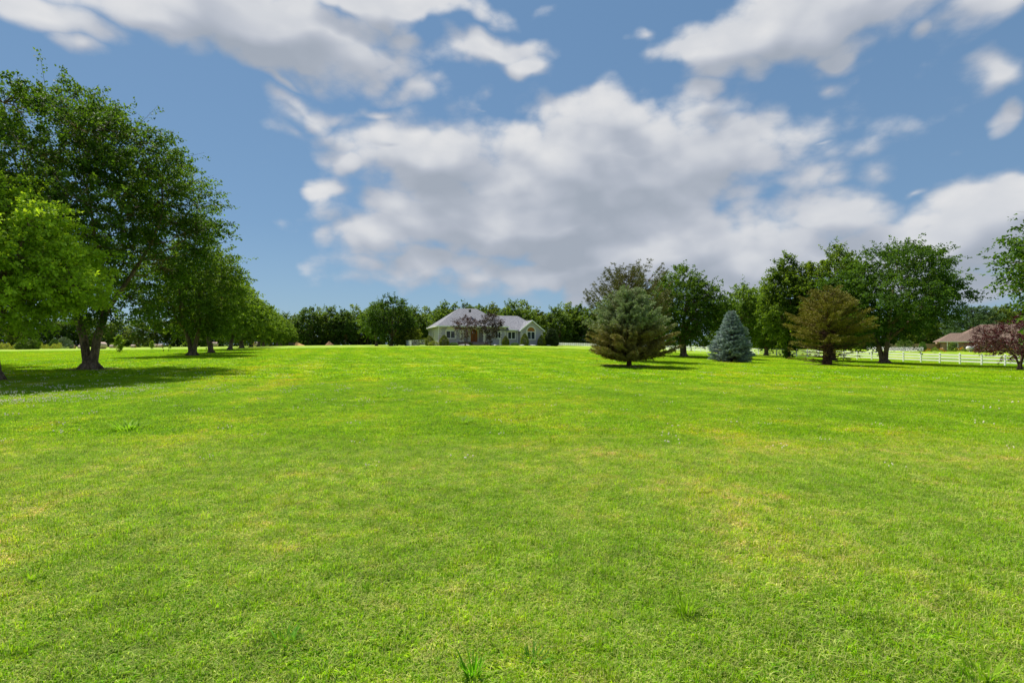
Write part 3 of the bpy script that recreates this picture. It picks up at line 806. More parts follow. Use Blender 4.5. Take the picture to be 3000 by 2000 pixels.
rt = [broad_tree(12.0, 5.9, 2.6, ROUND, seed=61, boughs=105, sprays=19, per=26, leaf=(.20, .135), spray_len=.9, col=(.045, .10, .012), col2=(.13, .21, .025), wind=(.08, 0), trunk_r=.42, bough_r=.16, twigs=False),
      broad_tree(14.6, 3.9, 3.0, [(0, .3), (.12, .8), (.3, 1), (.55, .92), (.75, .75), (.9, .5), (1, .15)], seed=62, boughs=75, sprays=17, per=24, leaf=(.24, .16), spray_len=.95, col=(.055, .11, .014), col2=(.17, .25, .03), wind=(.1, 0), trunk_r=.21, bough_r=.18, twigs=False),
      broad_tree(15.9, 5.3, 2.4, ROUND, seed=63, boughs=110, sprays=18, per=24, leaf=(.24, .16), spray_len=.95, col=(.06, .115, .014), col2=(.18, .26, .03), wind=(.12, 0), trunk_r=.35, bough_r=.145, twigs=False),
      broad_tree(14.3, 7.9, 2.9, [(0, .3), (.1, .5), (.25, .8), (.42, 1), (.65, .9), (.8, .74), (.92, .5), (1, .2)], seed=64, boughs=130, sprays=20, per=26, leaf=(.20, .135), spray_len=.95, col=(.034, .085, .012), col2=(.10, .18, .025), wind=(.22, .0), stems=3, trunk_r=.38, bough_r=.13, off=(2.0, 0), twigs=False)]
put_tree(rt[0], at(2003, 68), 'round crowned maple on a single sturdy trunk, first right of the brown pine')
put_tree(rowv[1], at(2172, 84), 'smaller maple standing in behind the blue spruce', rz=1.0, scale=1.04)
put_tree(rowv[2], at(2245, 96), 'maple beyond the white fence seen right of the blue spruce', rz=4.0, scale=1.12)
put_tree(rt[1], at(2310, 71), 'tall narrow maple on a thin trunk with leafy sprouts at its foot')
put_tree(rt[2], at(2440, 68), 'tall light green maple rising directly behind the ochre spruce')
put_tree(rt[3], at(2590, 60), 'large spreading maple with three stems, right of the ochre spruce')
spr = broad_tree(2.6, .95, .5, OVAL, seed=66, boughs=16, sprays=9, per=14, leaf=(.2, .13), spray_len=.4, col=(.045, .10, .014), col2=(.12, .2, .03), trunk_r=.05, bough_r=.22, twigs=False)
tgt = at(2310, 71)
_e = [o for o in C.objects if o.get('label', '').startswith('tall narrow maple')][0]
obj('sprouts', spr[1], M_leaf, _e)
red = broad_tree(4.6, 3.9, 1.4, [(0, .55), (.12, .9), (.3, 1), (.55, .9), (.75, .68), (.9, .42), (1, .15)], seed=67, boughs=65, sprays=15, per=22, leaf=(.095, .058), spray_len=.42, col=(.045, .010, .013), col2=(.125, .020, .024), wind=(.02, 0), stems=3, trunk_r=.13, bough_r=.14, fork=.12)
put_tree(red, at(2988, 44), 'dark red leaved plum tree with forked stems at the right edge', name='plum_tree', leafmat=M_purple)
edge = broad_tree(14.6, 5.5, 3.0, ROUND, seed=68, boughs=105, sprays=16, per=24, leaf=(.20, .13), spray_len=.95, col=(.040, .095, .013), col2=(.11, .20, .027), wind=(-.15, 0), trunk_r=.3, bough_r=.15)
put_tree(edge, Vector((38.2, 32.5, gz(38.2, 32.5))), 'maple crown entering from the right edge above the red leaved plum')
softv = conifer(12.5, 7.5, [(0, .8), (.2, 1), (.5, .8), (.75, .5), (1, .08)], seed=69, whorl=.7, per_whorl=10, base=1, spray=1.3, card=(.5, .12), col=(.05, .105, .03), col2=(.13, .21, .07), trunk_r=.2, up=.2, droop=0, density=.9, thick=1.2)
put_tree(softv, at(2850, 150), 'broad soft green pine behind the roof of the brick house', name='pine_tree', leafmat=M_needle, bark=M_bark_red)
put_tree(farv[3], at(2925, 160), 'greyish leafy tree between the soft green pine and the maple at the right edge', name='broadleaf_tree', scale=.83)

# brown sheets under the trees: soil, and painted shade for the spruces' shadow bands
M_soil = simple('soil_shade', (.20, .125, .070), .95, .4, 7, .5, .1)


def soil(x, y, r, seed, sx=1.0):  # flat sheet in soil brown that doubles as painted shade
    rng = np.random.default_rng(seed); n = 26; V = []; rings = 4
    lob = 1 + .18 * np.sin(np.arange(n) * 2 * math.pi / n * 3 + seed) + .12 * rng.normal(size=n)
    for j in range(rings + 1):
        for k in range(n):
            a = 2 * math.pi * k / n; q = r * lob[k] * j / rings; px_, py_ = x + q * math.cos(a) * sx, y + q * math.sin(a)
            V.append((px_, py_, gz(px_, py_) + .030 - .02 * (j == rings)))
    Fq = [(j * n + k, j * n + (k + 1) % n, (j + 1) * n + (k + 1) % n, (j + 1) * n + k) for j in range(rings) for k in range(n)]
    obj('soil_shade', np_mesh('soil_shade', V, np.array(Fq), True), M_soil, kind='structure')


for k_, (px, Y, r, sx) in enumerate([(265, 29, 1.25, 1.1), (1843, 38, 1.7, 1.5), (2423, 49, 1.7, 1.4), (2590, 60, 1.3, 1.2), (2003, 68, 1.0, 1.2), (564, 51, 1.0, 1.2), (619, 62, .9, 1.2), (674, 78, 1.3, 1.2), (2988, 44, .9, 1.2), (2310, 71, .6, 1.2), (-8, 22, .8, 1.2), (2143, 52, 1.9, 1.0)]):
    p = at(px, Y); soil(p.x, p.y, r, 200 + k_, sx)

# ------------------------------------------------------------------ grey house
M_stucco = simple('grey_stucco', (.46, .425, .485), .9, .07, 30, .3, .2)
M_cream = simple('cream_trim', (.76, .69, .63), .75, .08, 5, .1, .3)
M_white = simple('white_vinyl', (.90, .88, .89), .5, .05, 3, 0, .4)
M_glass = simple('dark_glass', (.035, .045, .05), .06, .2, 1.5, 0, .8)
M_gglass = simple('stained_glass', (.42, .17, .03), .2, .35, 9, 0, .5)
M_door = simple('varnished_wood', (.32, .09, .018), .45, .3, 4, .1, .4)
M_dark = simple('dark_metal', (.03, .03, .032), .5, .1, 4)
M_pipe = simple('galvanised_steel', (.42, .43, .44), .4, .12, 8, 0, .5, .6)
M_conc = simple('pale_concrete', (.52, .49, .45), .9, .15, 4, .3, .2)


def shingle_material(name, c1, c2, c3, row=.14):
    m, k, b = principled(name)
    tc = k.node('ShaderNodeTexCoord'); sp = k.node('ShaderNodeSeparateXYZ'); k.put(sp.inputs[0], tc.outputs['Object'])
    cm = k.node('ShaderNodeCombineXYZ'); k.put(cm.inputs[0], k.math('ADD', sp.outputs[0], sp.outputs[1])); k.put(cm.inputs[1], k.math('MULTIPLY', sp.outputs[2], 1.9))
    br = k.node('ShaderNodeTexBrick'); k.put(br.inputs['Vector'], cm.outputs[0])
    br.inputs['Color1'].default_value = (*c1, 1); br.inputs['Color2'].default_value = (*c2, 1); br.inputs['Mortar'].default_value = (*[x * .45 for x in c1], 1)
    br.inputs['Scale'].default_value = 1; br.inputs['Mortar Size'].default_value = .012; br.inputs['Brick Width'].default_value = .42; br.inputs['Row Height'].default_value = row
    n = k.noise(k.vmath('MULTIPLY', cm.outputs[0], (1, 2.4, 1)), 3.2, 6, .75)
    col = k.mix(k.smooth(n, .42, .62), br.outputs['Color'], (*c3, 1))
    k.put(b.inputs['Base Color'], col); b.inputs['Roughness'].default_value = .95; b.inputs['Specular IOR Level'].default_value = .1
    bp = k.node('ShaderNodeBump'); bp.inputs['Strength'].default_value = .5; bp.inputs['Distance'].default_value = .03
    k.put(bp.inputs['Height'], k.math('ADD', br.outputs['Fac'], n)); k.l.new(bp.outputs[0], b.inputs['Normal'])
    return m


def brick_material(name, c1, c2, mort):
    m, k, b = principled(name)
    tc = k.node('ShaderNodeTexCoord'); sp = k.node('ShaderNodeSeparateXYZ'); k.put(sp.inputs[0], tc.outputs['Object'])
    cm = k.node('ShaderNodeCombineXYZ'); k.put(cm.inputs[0], k.math('ADD', sp.outputs[0], sp.outputs[1])); k.put(cm.inputs[1], sp.outputs[2])
    br = k.node('ShaderNodeTexBrick'); k.put(br.inputs['Vector'], cm.outputs[0])
    br.inputs['Color1'].default_value = (*c1, 1); br.inputs['Color2'].default_value = (*c2, 1); br.inputs['Mortar'].default_value = (*mort, 1)
    br.inputs['Scale'].default_value = 1; br.inputs['Mortar Size'].default_value = .01; br.inputs['Brick Width'].default_value = .24; br.inputs['Row Height'].default_value = .085
    n = k.noise(tc.outputs['Object'], 1.1, 5, .6)
    col = k.vmath('SCALE', br.outputs['Color']); k.put(col.node.inputs['Scale'], k.math('MULTIPLY_ADD', n, .7, .65))
    k.put(b.inputs['Base Color'], col); b.inputs['Roughness'].default_value = .9
    bp = k.node('ShaderNodeBump'); bp.inputs['Strength'].default_value = .4; bp.inputs['Distance'].default_value = .01
    k.put(bp.inputs['Height'], br.outputs['Fac']); k.l.new(bp.outputs[0], b.inputs['Normal'])
    return m


M_shingle = shingle_material('grey_shingles', (.145, .145, .165), (.22, .22, .245), (.29, .29, .315))
M_shingle2 = shingle_material('brown_shingles', (.155, .105, .082), (.19, .13, .10), (.215, .155, .12))
M_brick = brick_material('dark_brick', (.16, .085, .07), (.23, .13, .11), (.25, .22, .20))
M_brick2 = brick_material('red_brick', (.26, .12, .08), (.34, .17, .12), (.38, .33, .28))

TH = R(17.5); HO = Vector((-14.27, 100, 0)); HZ0 = 1.42
_cs, _sn = math.cos(TH), math.sin(TH)


def S_(px, t=0.0):
    u = (px - 1500) / F; X0 = HO.x - t * _sn; Y0 = HO.y + t * _cs
    return (u * Y0 - X0) / (_cs - u * _sn)


def Z_(py, s, t=0.0): return EYE + (HZ - py) * (HO.y + s * _sn + t * _cs) / F - HZ0


house = empty('stucco_house', (HO.x, HO.y, HZ0), TH, label='long low grey stucco house with hipped grey roof and cream trim', cat='house')


def arch_pts(s0, s1, zs, n=14):
    c = (s0 + s1) / 2; r = (s1 - s0) / 2
    return [(c + r * math.cos(math.pi * k / n), zs + r * math.sin(math.pi * k / n)) for k in range(n + 1)]


def prism(mb, outline, t0, t1):
    """outline in (s, z), extruded from t0 (front) to t1"""
    n = len(outline); b = len(mb.v)
    mb.v += [(s, t0, z) for s, z in outline] + [(s, t1, z) for s, z in outline]
    mb.f.append(tuple(b + i for i in range(n))); mb.f.append(tuple(b + n + i for i in reversed(range(n))))
    for i in range(n): j = (i + 1) % n; mb.f.append((b + j, b + i, b + n + i, b + n + j))
    return mb


def ring(mb, outer, inner, t0, t1):
    """frame between two outlines with the same number of points"""
    n = len(outer); b = len(mb.v)
    mb.v += [(s, t0, z) for s, z in outer] + [(s, t0, z) for s, z in inner] + [(s, t1, z) for s, z in outer] + [(s, t1, z) for s, z in inner]
    for i in range(n):
        j = (i + 1) % n
        mb.f += [(b + i, b + j, b + n + j, b + n + i), (b + 3 * n + i, b + 3 * n + j, b + 2 * n + j, b + 2 * n + i), (b + i, b + 2 * n + i, b + 2 * n + j, b + j), (b + n + i, b + n + j, b + 3 * n + j, b + 3 * n + i)]
    return mb


def outline(s0, s1, z0, z1, arch=False):
    if arch: return [(s0, z0), (s1, z0)] + arch_pts(s0, s1, z1)
    return [(s0, z0), (s1, z0), (s1, z1), (s0, z1)]


# walls (solid bodies; the roof sits on them)
WT = 5.43 - HZ0; WT2 = 4.78 - HZ0
sP0, sP1 = S_(1346), S_(1424)
sL1 = 13.7
mb = MB(); mb.box(0, sP0, 0, 12.8, -1, WT - .05); mb.box(sP1, sL1, 0, 12.8, -1, WT - .05); mb.box(sP0, sP1, 1.7, 12.8, -1, WT - .05)
mb.box(sP0, sP1, 0, 1.7, Z_(962, 7), WT - .05)
mb.build('wall', M_stucco, house)
mb = MB(); mb.box(sL1, 21.3, .25, 12.8, -1, WT2 - .05); mb.build('wall', M_stucco, house)
GL, GR, GC = 16.55, 21.35, 18.95
GP = Z_(938, GC, -.8)
mb = MB(); prism(mb, [(GL, -1), (GR, -1), (GR, WT2 - .02), (GC, GP - .12), (GL, WT2 - .02)], -.8, 3.0); mb.build('wall', M_stucco, house)


def hip(s0, s1, t0, t1, ze, r0, r1, tr, zr, th=.22):
    mb = MB()
    top = [(s0, t0, ze), (s1, t0, ze), (s1, t1, ze), (s0, t1, ze), (r0, tr, zr), (r1, tr, zr)]
    mb.v += top + [(p[0], p[1], ze - th) for p in top[:4]]
    mb.f += [(0, 1, 5, 4), (1, 2, 5), (2, 3, 4, 5), (3, 0, 4), (0, 6, 7, 1), (1, 7, 8, 2), (2, 8, 9, 3), (3, 9, 6, 0), (9, 8, 7, 6)]
    return mb


RZ1 = 9.39 - HZ0; RZ2 = 8.0 - HZ0
roof1 = hip(-.45, 14.2, -.45, 13.3, WT, 5.2, 9.1, 6.5, RZ1).build('roof', M_shingle, house)
roof2 = hip(9.0, 21.7, -.2, 13.2, WT2, 10.5, 18.3, 6.5, RZ2).build('roof', M_shingle, house)
# gable roof
mb = MB()
for sgn, se in ((-1, GL - .35), (1, GR + .35)):
    n = len(mb.v); k_ = (GP - WT2) / (GC - GL)
    zt = GP + .02; ze = WT2 - .22
    q = [(GC, zt), (se, ze)]
    mb.v += [(GC, -1.15, zt), (se, -1.15, ze), (se, 5.2, ze), (GC, 5.2, zt), (GC, -1.15, zt - .14), (se, -1.15, ze - .14), (se, 5.2, ze - .14), (GC, 5.2, zt - .14)]
    f = [(0, 1, 2, 3), (7, 6, 5, 4), (0, 4, 5, 1), (1, 5, 6, 2), (2, 6, 7, 3)]
    if sgn > 0: f = [tuple(reversed(a)) for a in f]
    mb.f += [tuple(n + i for i in a) for a in f]
mb.build('roof', M_shingle, house)
mb = MB()
for se in (GL - .36, GR + .36):
    d = Vector((se - GC, 0, WT2 - .22 - GP - .02)).normalized(); nrm = Vector((0, 0, 1))
    p0 = Vector((GC, -1.18, GP + .03)); p1 = Vector((se, -1.18, WT2 - .21))
    n = len(mb.v)
    for p in (p0, p1):
        for dz in (.02, -.22):
            for dt in (0, -.07): mb.v.append((p.x, p.y + dt, p.z + dz))
    mb.f += [tuple(n + i for i in a) for a in [(0, 4, 5, 1), (1, 5, 7, 3), (3, 7, 6, 2), (2, 6, 4, 0), (4, 6, 7, 5), (0, 1, 3, 2)]]
mb.build('bargeboard', M_white, house)
# gutters
MB().box(-.5, 14.22, -.60, -.452, WT - .20, WT + .02).build('gutter', M_white, house)
MB().box(-.60, -.452, -.45, 13.3, WT - .20, WT + .02).build('gutter', M_white, house)
MB().box(14.2, GL - .4, -.34, -.202, WT2 - .18, WT2 + .02).build('gutter', M_white, house)
MB().box(GR + .2, GR + .42, -1.2, 0, WT2 - .42, WT2 - .26).build('gutter', M_white, house)


def pipe(pts, r=.05): MB().tube(pts, r, 6).build('downspout', M_white, house)


pipe([(-.1, -.5, WT - .2), (-.1, -.25, WT - .6), (-.1, -.07, WT - .9), (-.1, -.07, .1)], .06)
pipe([(-.5, 12.6, WT - .2), (-.1, 12.7, WT - .8), (-.1, 12.7, .1)], .05)
sD = S_(1516.5)
pipe([(sD - .3, -.25, WT2 - .15), (sD, -.05, WT2 - .45), (sD, .18, WT2 - .8), (sD, .18, .1), (sD + .5, -.3, .05)], .06)


def quoins(s, t0, t1, z0, z1, n, w, side):
    h = (z1 - z0) / n
    me = MB().box(0, w, 0, 1, 0, h * .56).mesh('quoin')
    for i in range(n):
        o = obj('quoin', me, M_cream, house); o.location = (s if side > 0 else s - w, t0, z0 + i * h + .05); o.scale = (1 if i % 2 else .78, t1 - t0, 1)
        if side < 0: o.location.x = s - w * o.scale[0]


quoins(-.03, -.05, .6, Z_(1000, 0), Z_(957, 0), 8, .60, 1)
quoins(sL1 + .03, -.05, .5, Z_(1005, 13), Z_(958, 13), 8, .42, -1)
quoins(GL - .03, -.86, -.3, Z_(1007, GL, -.8), Z_(969, GL, -.8), 7, .48, 1)
quoins(GR + .03, -.86, -.3, Z_(1007, GR, -.8), Z_(969, GR, -.8), 7, .40, -1)


def window(pxa, pxb, pya, pyb, t, arch=None, panes=2, stained=False, trim=.17):
    """the outer edge of the cream surround is given in image rows and columns"""
    s0, s1 = S_(pxa, t), S_(pxb, t); sm = (s0 + s1) / 2; z0, z1 = Z_(pyb, sm, t), Z_(pya, sm, t)
    w = empty('window', (0, 0, 0)); w.parent = house
    tr = trim
    if arch:
        zs = z1 - (s1 - s0) / 2
        o, i_ = outline(s0, s1, z0, zs, True), outline(s0 + tr * 1.3, s1 - tr * 1.3, z0 + tr, zs, True)
    else:
        zs = z1; o, i_ = outline(s0, s1, z0, z1), outline(s0 + tr, s1 - tr, z0 + tr, z1 - tr)
    ring(MB(), o, i_, t - .11, t + .01).build('surround', M_cream, w)
    a0, a1 = i_[0][0], i_[1][0]; b0 = i_[0][1]; b1 = Z_(arch, sm, t) if arch else z1 - tr
    fr = .055
    fm = MB(); ww = (a1 - a0) / panes
    for k in range(panes):
        x0, x1 = a0 + k * ww, a0 + (k + 1) * ww
        ring(fm, outline(x0 + .002, x1 - .002, b0 + .002, b1), outline(x0 + fr, x1 - fr, b0 + fr, b1 - fr), t - .075, t - .012)
    fm.build('frame', M_white, w)
    for k in range(panes):
        x0, x1 = a0 + k * ww, a0 + (k + 1) * ww
        MB().box(x0 + fr - .01, x1 - fr + .01, t - .04, t - .015, b0 + fr - .01, b1 - fr + .01).build('pane', M_glass, w)
    if arch:
        pts = [(a0 + .03, b1 + .05), (a1 - .03, b1 + .05)] + [(a0 + .03 + (x - a0) * (a1 - a0 - .06) / (a1 - a0), max(z, b1 + .06) - .03) for x, z in i_[2:]]
        MB().box(a0, a1, t - .07, t - .013, b1 + .003, b1 + .05).build('transom', M_white, w)
        m_ = M_gglass if stained else M_cream
        prism(MB(), [(a0 + .03, b1 + .06), (a1 - .03, b1 + .06)] + arch_pts(a0 + .03, a1 - .03, max(zs, b1 + .08))[0:], t - .04, t - .016).build('pane' if stained else 'arch_panel', m_, w)
        if stained:
            mu = MB(); c = (a0 + a1) / 2; z_ = b1 + .06
            for an in (30, 60, 90, 120, 150):
                r = (a1 - a0) / 2 * .97 + (zs - b1) * math.sin(R(an)) * .9; mu.tube([(c, t - .05, z_), (c + math.cos(R(an)) * r * .96, t - .05, z_ + math.sin(R(an)) * r * .92)], .016, 4)
            mu.build('muntin', M_dark, w)
    return w


window(1304, 1336, 957, 993, 0, arch=969.5)
window(1449, 1469, 969, 993, 0)
window(1485.5, 1511.5, 969.5, 995, .25)
window(1541.5, 1569.5, 955, 996, -.8, arch=971.5, stained=True)
# small oval window in the side wall
mb = MB(); n = 20
for r_, x in ((1.0, -.002), (1.0, -.06)):
    mb.v += [(x, 6.0 + .42 * math.cos(2 * math.pi * k / n) * r_, 2.35 + .85 * math.sin(2 * math.pi * k / n) * r_) for k in range(n)]
mb.f += [tuple(range(n, 2 * n))[::-1]] + [(k, (k + 1) % n, n + (k + 1) % n, n + k) for k in range(n)]
mb.build('window', M_cream, house)
mb = MB(); mb.v += [(-.07, 6.0 + .3 * math.cos(2 * math.pi * k / n), 2.35 + .7 * math.sin(2 * math.pi * k / n)) for k in range(n)]; mb.f += [tuple(range(n))[::-1]]
mb.build('pane', M_glass, house.children[-1])

# porch: brick base, steps, pilasters, door with arch
zf = Z_(1001, 7, 0)
MB().box(sP0 - .35, sP1 + .35, -.45, 1.72, -.6, zf).build('brick_base', M_brick, house)
st0, st1 = S_(1383), S_(1412); h_ = (zf + .05) / 5
for i in range(4):
    MB().box(st0, st1 + .1 * i, -.45 - .34 * (4 - i), -.452 if i == 3 else -.45 - .34 * (3 - i) - .002, -.5, h_ * (i + 1) - .03).build('step', M_brick, house)
    MB().box(st0 - .02, st1 + .1 * i + .02, -.45 - .34 * (4 - i) - .03, -.47 - .34 * (3 - i), h_ * (i + 1) - .028, h_ * (i + 1) + .03).build('step_tread', M_conc, house)
mb = MB(); prism(mb, [(st1 + .25, -.5), (st1 + 1.5, -.5), (st1 + 1.5, zf * .3), (st1 + .3, zf)], -1.3, -.452); mb.build('step_wall', M_brick, house)
for a, b_, t in ((1347, 1352, -.08), (1354, 1360, -.08), (1371, 1377.5, 1.45), (1399.5, 1403, 1.45), (1416, 1420, -.08), (1421, 1426, -.08)):
    s0, s1 = S_(a, t), S_(b_, t); z0 = zf; z1 = Z_(965, s0, t)
    e = MB(); e.box(s0, s1, t, t + .22, z0 + .2, z1 - .15); e.box(s0 - .05, s1 + .05, t - .05, t + .27, z0 + .003, z0 + .2); e.box(s0 - .05, s1 + .05, t - .05, t + .27, z1 - .15, z1)
    e.build('column', M_cream, house)
d0, d1 = S_(1377.5, 1.6), S_(1399.5, 1.6); zs = Z_(975, 8, 1.6)
door = prism(MB(), outline(d0 + .05, d1 - .05, zf + .02, zs, True), 1.52, 1.68).build('door', M_door, house)
ring(MB(), outline(d0 - .12, d1 + .12, zf + .003, zs, True), outline(d0 + .06, d1 - .06, zf + .015, zs, True), 1.40, 1.695).build('door_surround', M_cream, house)
dm = (d0 + d1) / 2
MB().box(dm - .03, dm + .03, 1.49, 1.515, zf + .05, zs + .4).build('door_seam', M_dark, door)
for x in (dm - .18, dm + .12): MB().box(x, x + .05, 1.46, 1.515, zf + .95, zf + 1.3).build('handle', M_dark, door)
for x in (dm - .36, dm + .24):
    for z in (zf + 1.6, zf + .5): MB().box(x - .05, x + .15, 1.50, 1.517, z, z + .55).build('door_panel', M_dark if z > zf + 1 else M_door, door)
# roof vent and antenna mast
MB().box(S_(1372, 4), S_(1377, 4), 3.0, 3.7, Z_(914, 7.5, 4) - .1, Z_(911, 7.5, 4) + .25).build('roof_vent', M_dark, house)
sA = S_(1361.5, 8)
MB().tube([(sA, 8, RZ1 - 1.2), (sA, 8, Z_(874, sA, 8))], [.05, .03], 6).build('antenna_mast', M_pipe, house)

# path slab & stones before the house, bed edge
bed = [(S_(1253), -2.4), (S_(1345), -2.6), (S_(1385), -3.4), (S_(1470), -2.6), (S_(1520), -2.8), (S_(1640), -3.2), (S_(1640), 0.5), (S_(1250), 0.5)]
M_mulch = simple('mulch', (.22, .15, .10), .95, .3, 9, .4, .1)
def hl(s, t, z=0): return Vector((HO.x + s * _cs - t * _sn, HO.y + s * _sn + t * _cs, z))
bm_ = MB(); vs_ = []
for s, t in bed: p = hl(s, t); vs_.append((p.x, p.y, gz(p.x, p.y) + .035))
bm_.add(vs_, [tuple(range(len(vs_)))]); bm_.build('planting_bed_ground', M_mulch, kind='structure')
rngs = random.Random(5)


def rock_mesh(seed, sx, sy, sz):
    import bmesh
    bm = bmesh.new(); bmesh.ops.create_icosphere(bm, subdivisions=2, radius=.5); r = random.Random(seed)
    for v in bm.verts: v.co = Vector((v.co.x * sx, v.co.y * sy, max(v.co.z, -.2) * sz)) * (1 + r.uniform(-.12, .12))
    me = bpy.data.meshes.new('rock'); bm.to_mesh(me); bm.free(); return me


M_rock = simple('pale_rock', (.50, .48, .45), .9, .2, 3, .4, .2)
def on(px, py_or_Y, useY=True): return at(px, py_or_Y)
for px, Y, sx, lab in ((1362, 96.3, 2.4, 'flat pale rock slab at the foot of the left purple plum tree'), (1529, 98.5, 1.1, 'pale rock on the bed edge left of the gable window'),
                       (1451, 97, .6, 'small pale rock right of the second purple plum tree'), (1560, 101.5, 1.6, 'flat pale stone slab below the gable window'), (1607, 104, 1.0, 'pale stone between the last yew and the big conifer')):
    p = at(px, Y); o = obj('rock', rock_mesh(int(px), sx, .7, .35), M_rock, label=lab, cat='rock'); o.location = p + Vector((0, 0, .05))

# clipped yews and bushes
YEW = [(0, .72), (.12, .95), (.3, 1), (.5, .88), (.7, .62), (.88, .32), (1, .05)]
BALL = [(0, .75), (.2, 1), (.5, .95), (.75, .72), (.92, .4), (1, .1)]
M_yew = leaf_material('yew_needles', .15, .6, .2, (1.2, 1.25, .6))
def yew(px, Y, w_px, h_px, prof, lab, col=(.085, .115, .014), col2=(.27, .29, .03), seed=1, name='yew_bush', n=5200, leaf=(.13, .07), cat='bush'):
    p = at(px, Y); h = h_px * Y / F; r = w_px * Y / F / 2
    e = empty(name, p, label=lab, cat=cat)
    obj('foliage', shell_plant(h, r, prof, n, leaf, seed, col, col2, rough=.14, lumps=.07), M_yew, e)
    obj('stem', stem_mesh(h * .7, 4, r * .25, .05, seed), M_bark, e)


yew(1259, 98.5, 28, 29, YEW, 'clipped yew cone at the left corner of the grey house', seed=1)
yew(1301, 97, 29, 30, YEW, 'rounded clipped yew under the arched window of the grey house', seed=2)
yew(1481, 101, 21, 27, YEW, 'small clipped yew left of the paired windows', seed=3)
yew(1537, 101.5, 24, 35, YEW, 'tall clipped yew cone left of the gable window', seed=4)
yew(1586, 103.5, 23, 31, YEW, 'clipped yew cone right of the gable window', seed=5)
pc = conifer(3.5, 1.45, [(0, .85), (.12, 1), (.4, .92), (.65, .72), (.85, .42), (1, .08)], seed=71, whorl=.2, per_whorl=12, base=.1, spray=.3, card=(.18, .05), col=(.035, .062, .022), col2=(.095, .13, .05), trunk_r=.08, density=.9)
put_tree(pc, at(1616, 105), 'dark bushy pine at the right end of the grey house', name='pine_tree', leafmat=M_needle, bark=M_bark_red)
yew(1270, 96.5, 30, 13, BALL, 'low bush with yellow flower heads beside the left yew', col=(.12, .17, .02), col2=(.42, .40, .06), seed=6, name='flowering_bush', n=1500)
yew(1329, 97.3, 24, 9, BALL, 'low bright green ground plant left of the brick porch', col=(.06, .13, .02), col2=(.14, .24, .03), seed=7, name='low_bush', n=1200)
yew(1377, 96.6, 9, 8, BALL, 'small dark bush left of the brick steps', col=(.05, .07, .02), col2=(.11, .13, .03), seed=8, name='low_bush', n=700)
yew(1508, 99.5, 22, 8, BALL, 'low green plant below the paired windows', col=(.05, .11, .02), col2=(.12, .2, .03), seed=9, name='low_bush', n=1000)
yew(1601, 112, 16, 34, BALL, 'bright yellow green bush behind the right corner of the grey house', col=(.16, .25, .015), col2=(.33, .42, .03), seed=10, name='bush', n=1800, leaf=(.2, .14))
pl = [broad_tree(5.75, 2.75, 1.4, [(0, .25), (.2, .6), (.45, .95), (.65, 1), (.82, .75), (1, .2)], seed=81, boughs=42, sprays=9, per=12, leaf=(.15, .09), spray_len=.5, col=(.040, .018, .018), col2=(.082, .038, .030), wind=(0, 0), stems=2, trunk_r=.075, bough_r=.14, twigs=True),
      broad_tree(6.15, 2.6, 1.0, [(0, .3), (.2, .55), (.45, .85), (.7, 1), (.88, .7), (1, .2)], seed=82, boughs=48, sprays=10, per=16, leaf=(.16, .10), spray_len=.5, col=(.022, .018, .015), col2=(.070, .045, .036), wind=(.02, 0), trunk_r=.085, bough_r=.16, twigs=True)]
put_tree(pl[0], at(1363, 95.5), 'thin purple leaved plum tree left of the brick steps, bare stems showing', name='plum_tree', leafmat=M_purple)
put_tree(pl[1], at(1438, 95.8), 'dense dark purple plum tree right of the brick steps', name='plum_tree', leafmat=M_purple)
lp = at(1465, 98)
e = empty('yard_post', lp, label='slim white post right of the dense purple plum tree', cat='post')
MB().tube([(0, 0, -.2), (0, 0, 1.25)], .045, 8).build('post', M_white, e); MB().tube([(0, 0, 1.25), (0, 0, 1.30), (0, 0, 1.38)], [.07, .07, .02], 8).build('cap', M_white, e)

# wire fence left of the house
wf = empty('wire_fence', at(1222, 104), label='grey chain link fence with steel posts left of the grey house', cat='fence')
c0, c1, c2_ = at(1187, 112), at(1206, 100), at(1256, 101.5)
def wire_run(root, a, b, n, h):
    o = root.location
    for i in range(n + 1):
        p = a + (b - a) * (i / n); p.z = gz(p.x, p.y); MB().tube([p - o + Vector((0, 0, -.1)), p - o + Vector((0, 0, h + .05))], .03, 6).build('post', M_pipe, root)
    za, zb = Vector((a.x, a.y, gz(a.x, a.y))), Vector((b.x, b.y, gz(b.x, b.y)))
    MB().tube([za - o + Vector((0, 0, h)), zb - o + Vector((0, 0, h))], .028, 6).build('rail', M_pipe, root)
    L = (b - a).length; m = MB(); d = (zb - za) / L; st = .10
    k = -h
    def pt(u, v): u = min(max(u, 0), L); return tuple(za - o + d * u + Vector((0, 0, v)))
    while k < L:
        u0, v0, u1, v1 = k, .02, k + h, h
        if u0 < 0: v0 = -u0 + .02; u0 = 0
        if u1 > L: v1 = h - (u1 - L); u1 = L
        m.tube([pt(u0, v0), pt(u1, v1)], .0045, 3, cap=False); m.tube([pt(u0, h - v0 + .02), pt(u1, h - v1 + .02)], .0045, 3, cap=False)
        k += st
    m.build('wire_mesh', M_pipe, root, kind='stuff')
wire_run(wf, c0, c1, 4, 1.15); wire_run(wf, c1, c2_, 3, 1.15)

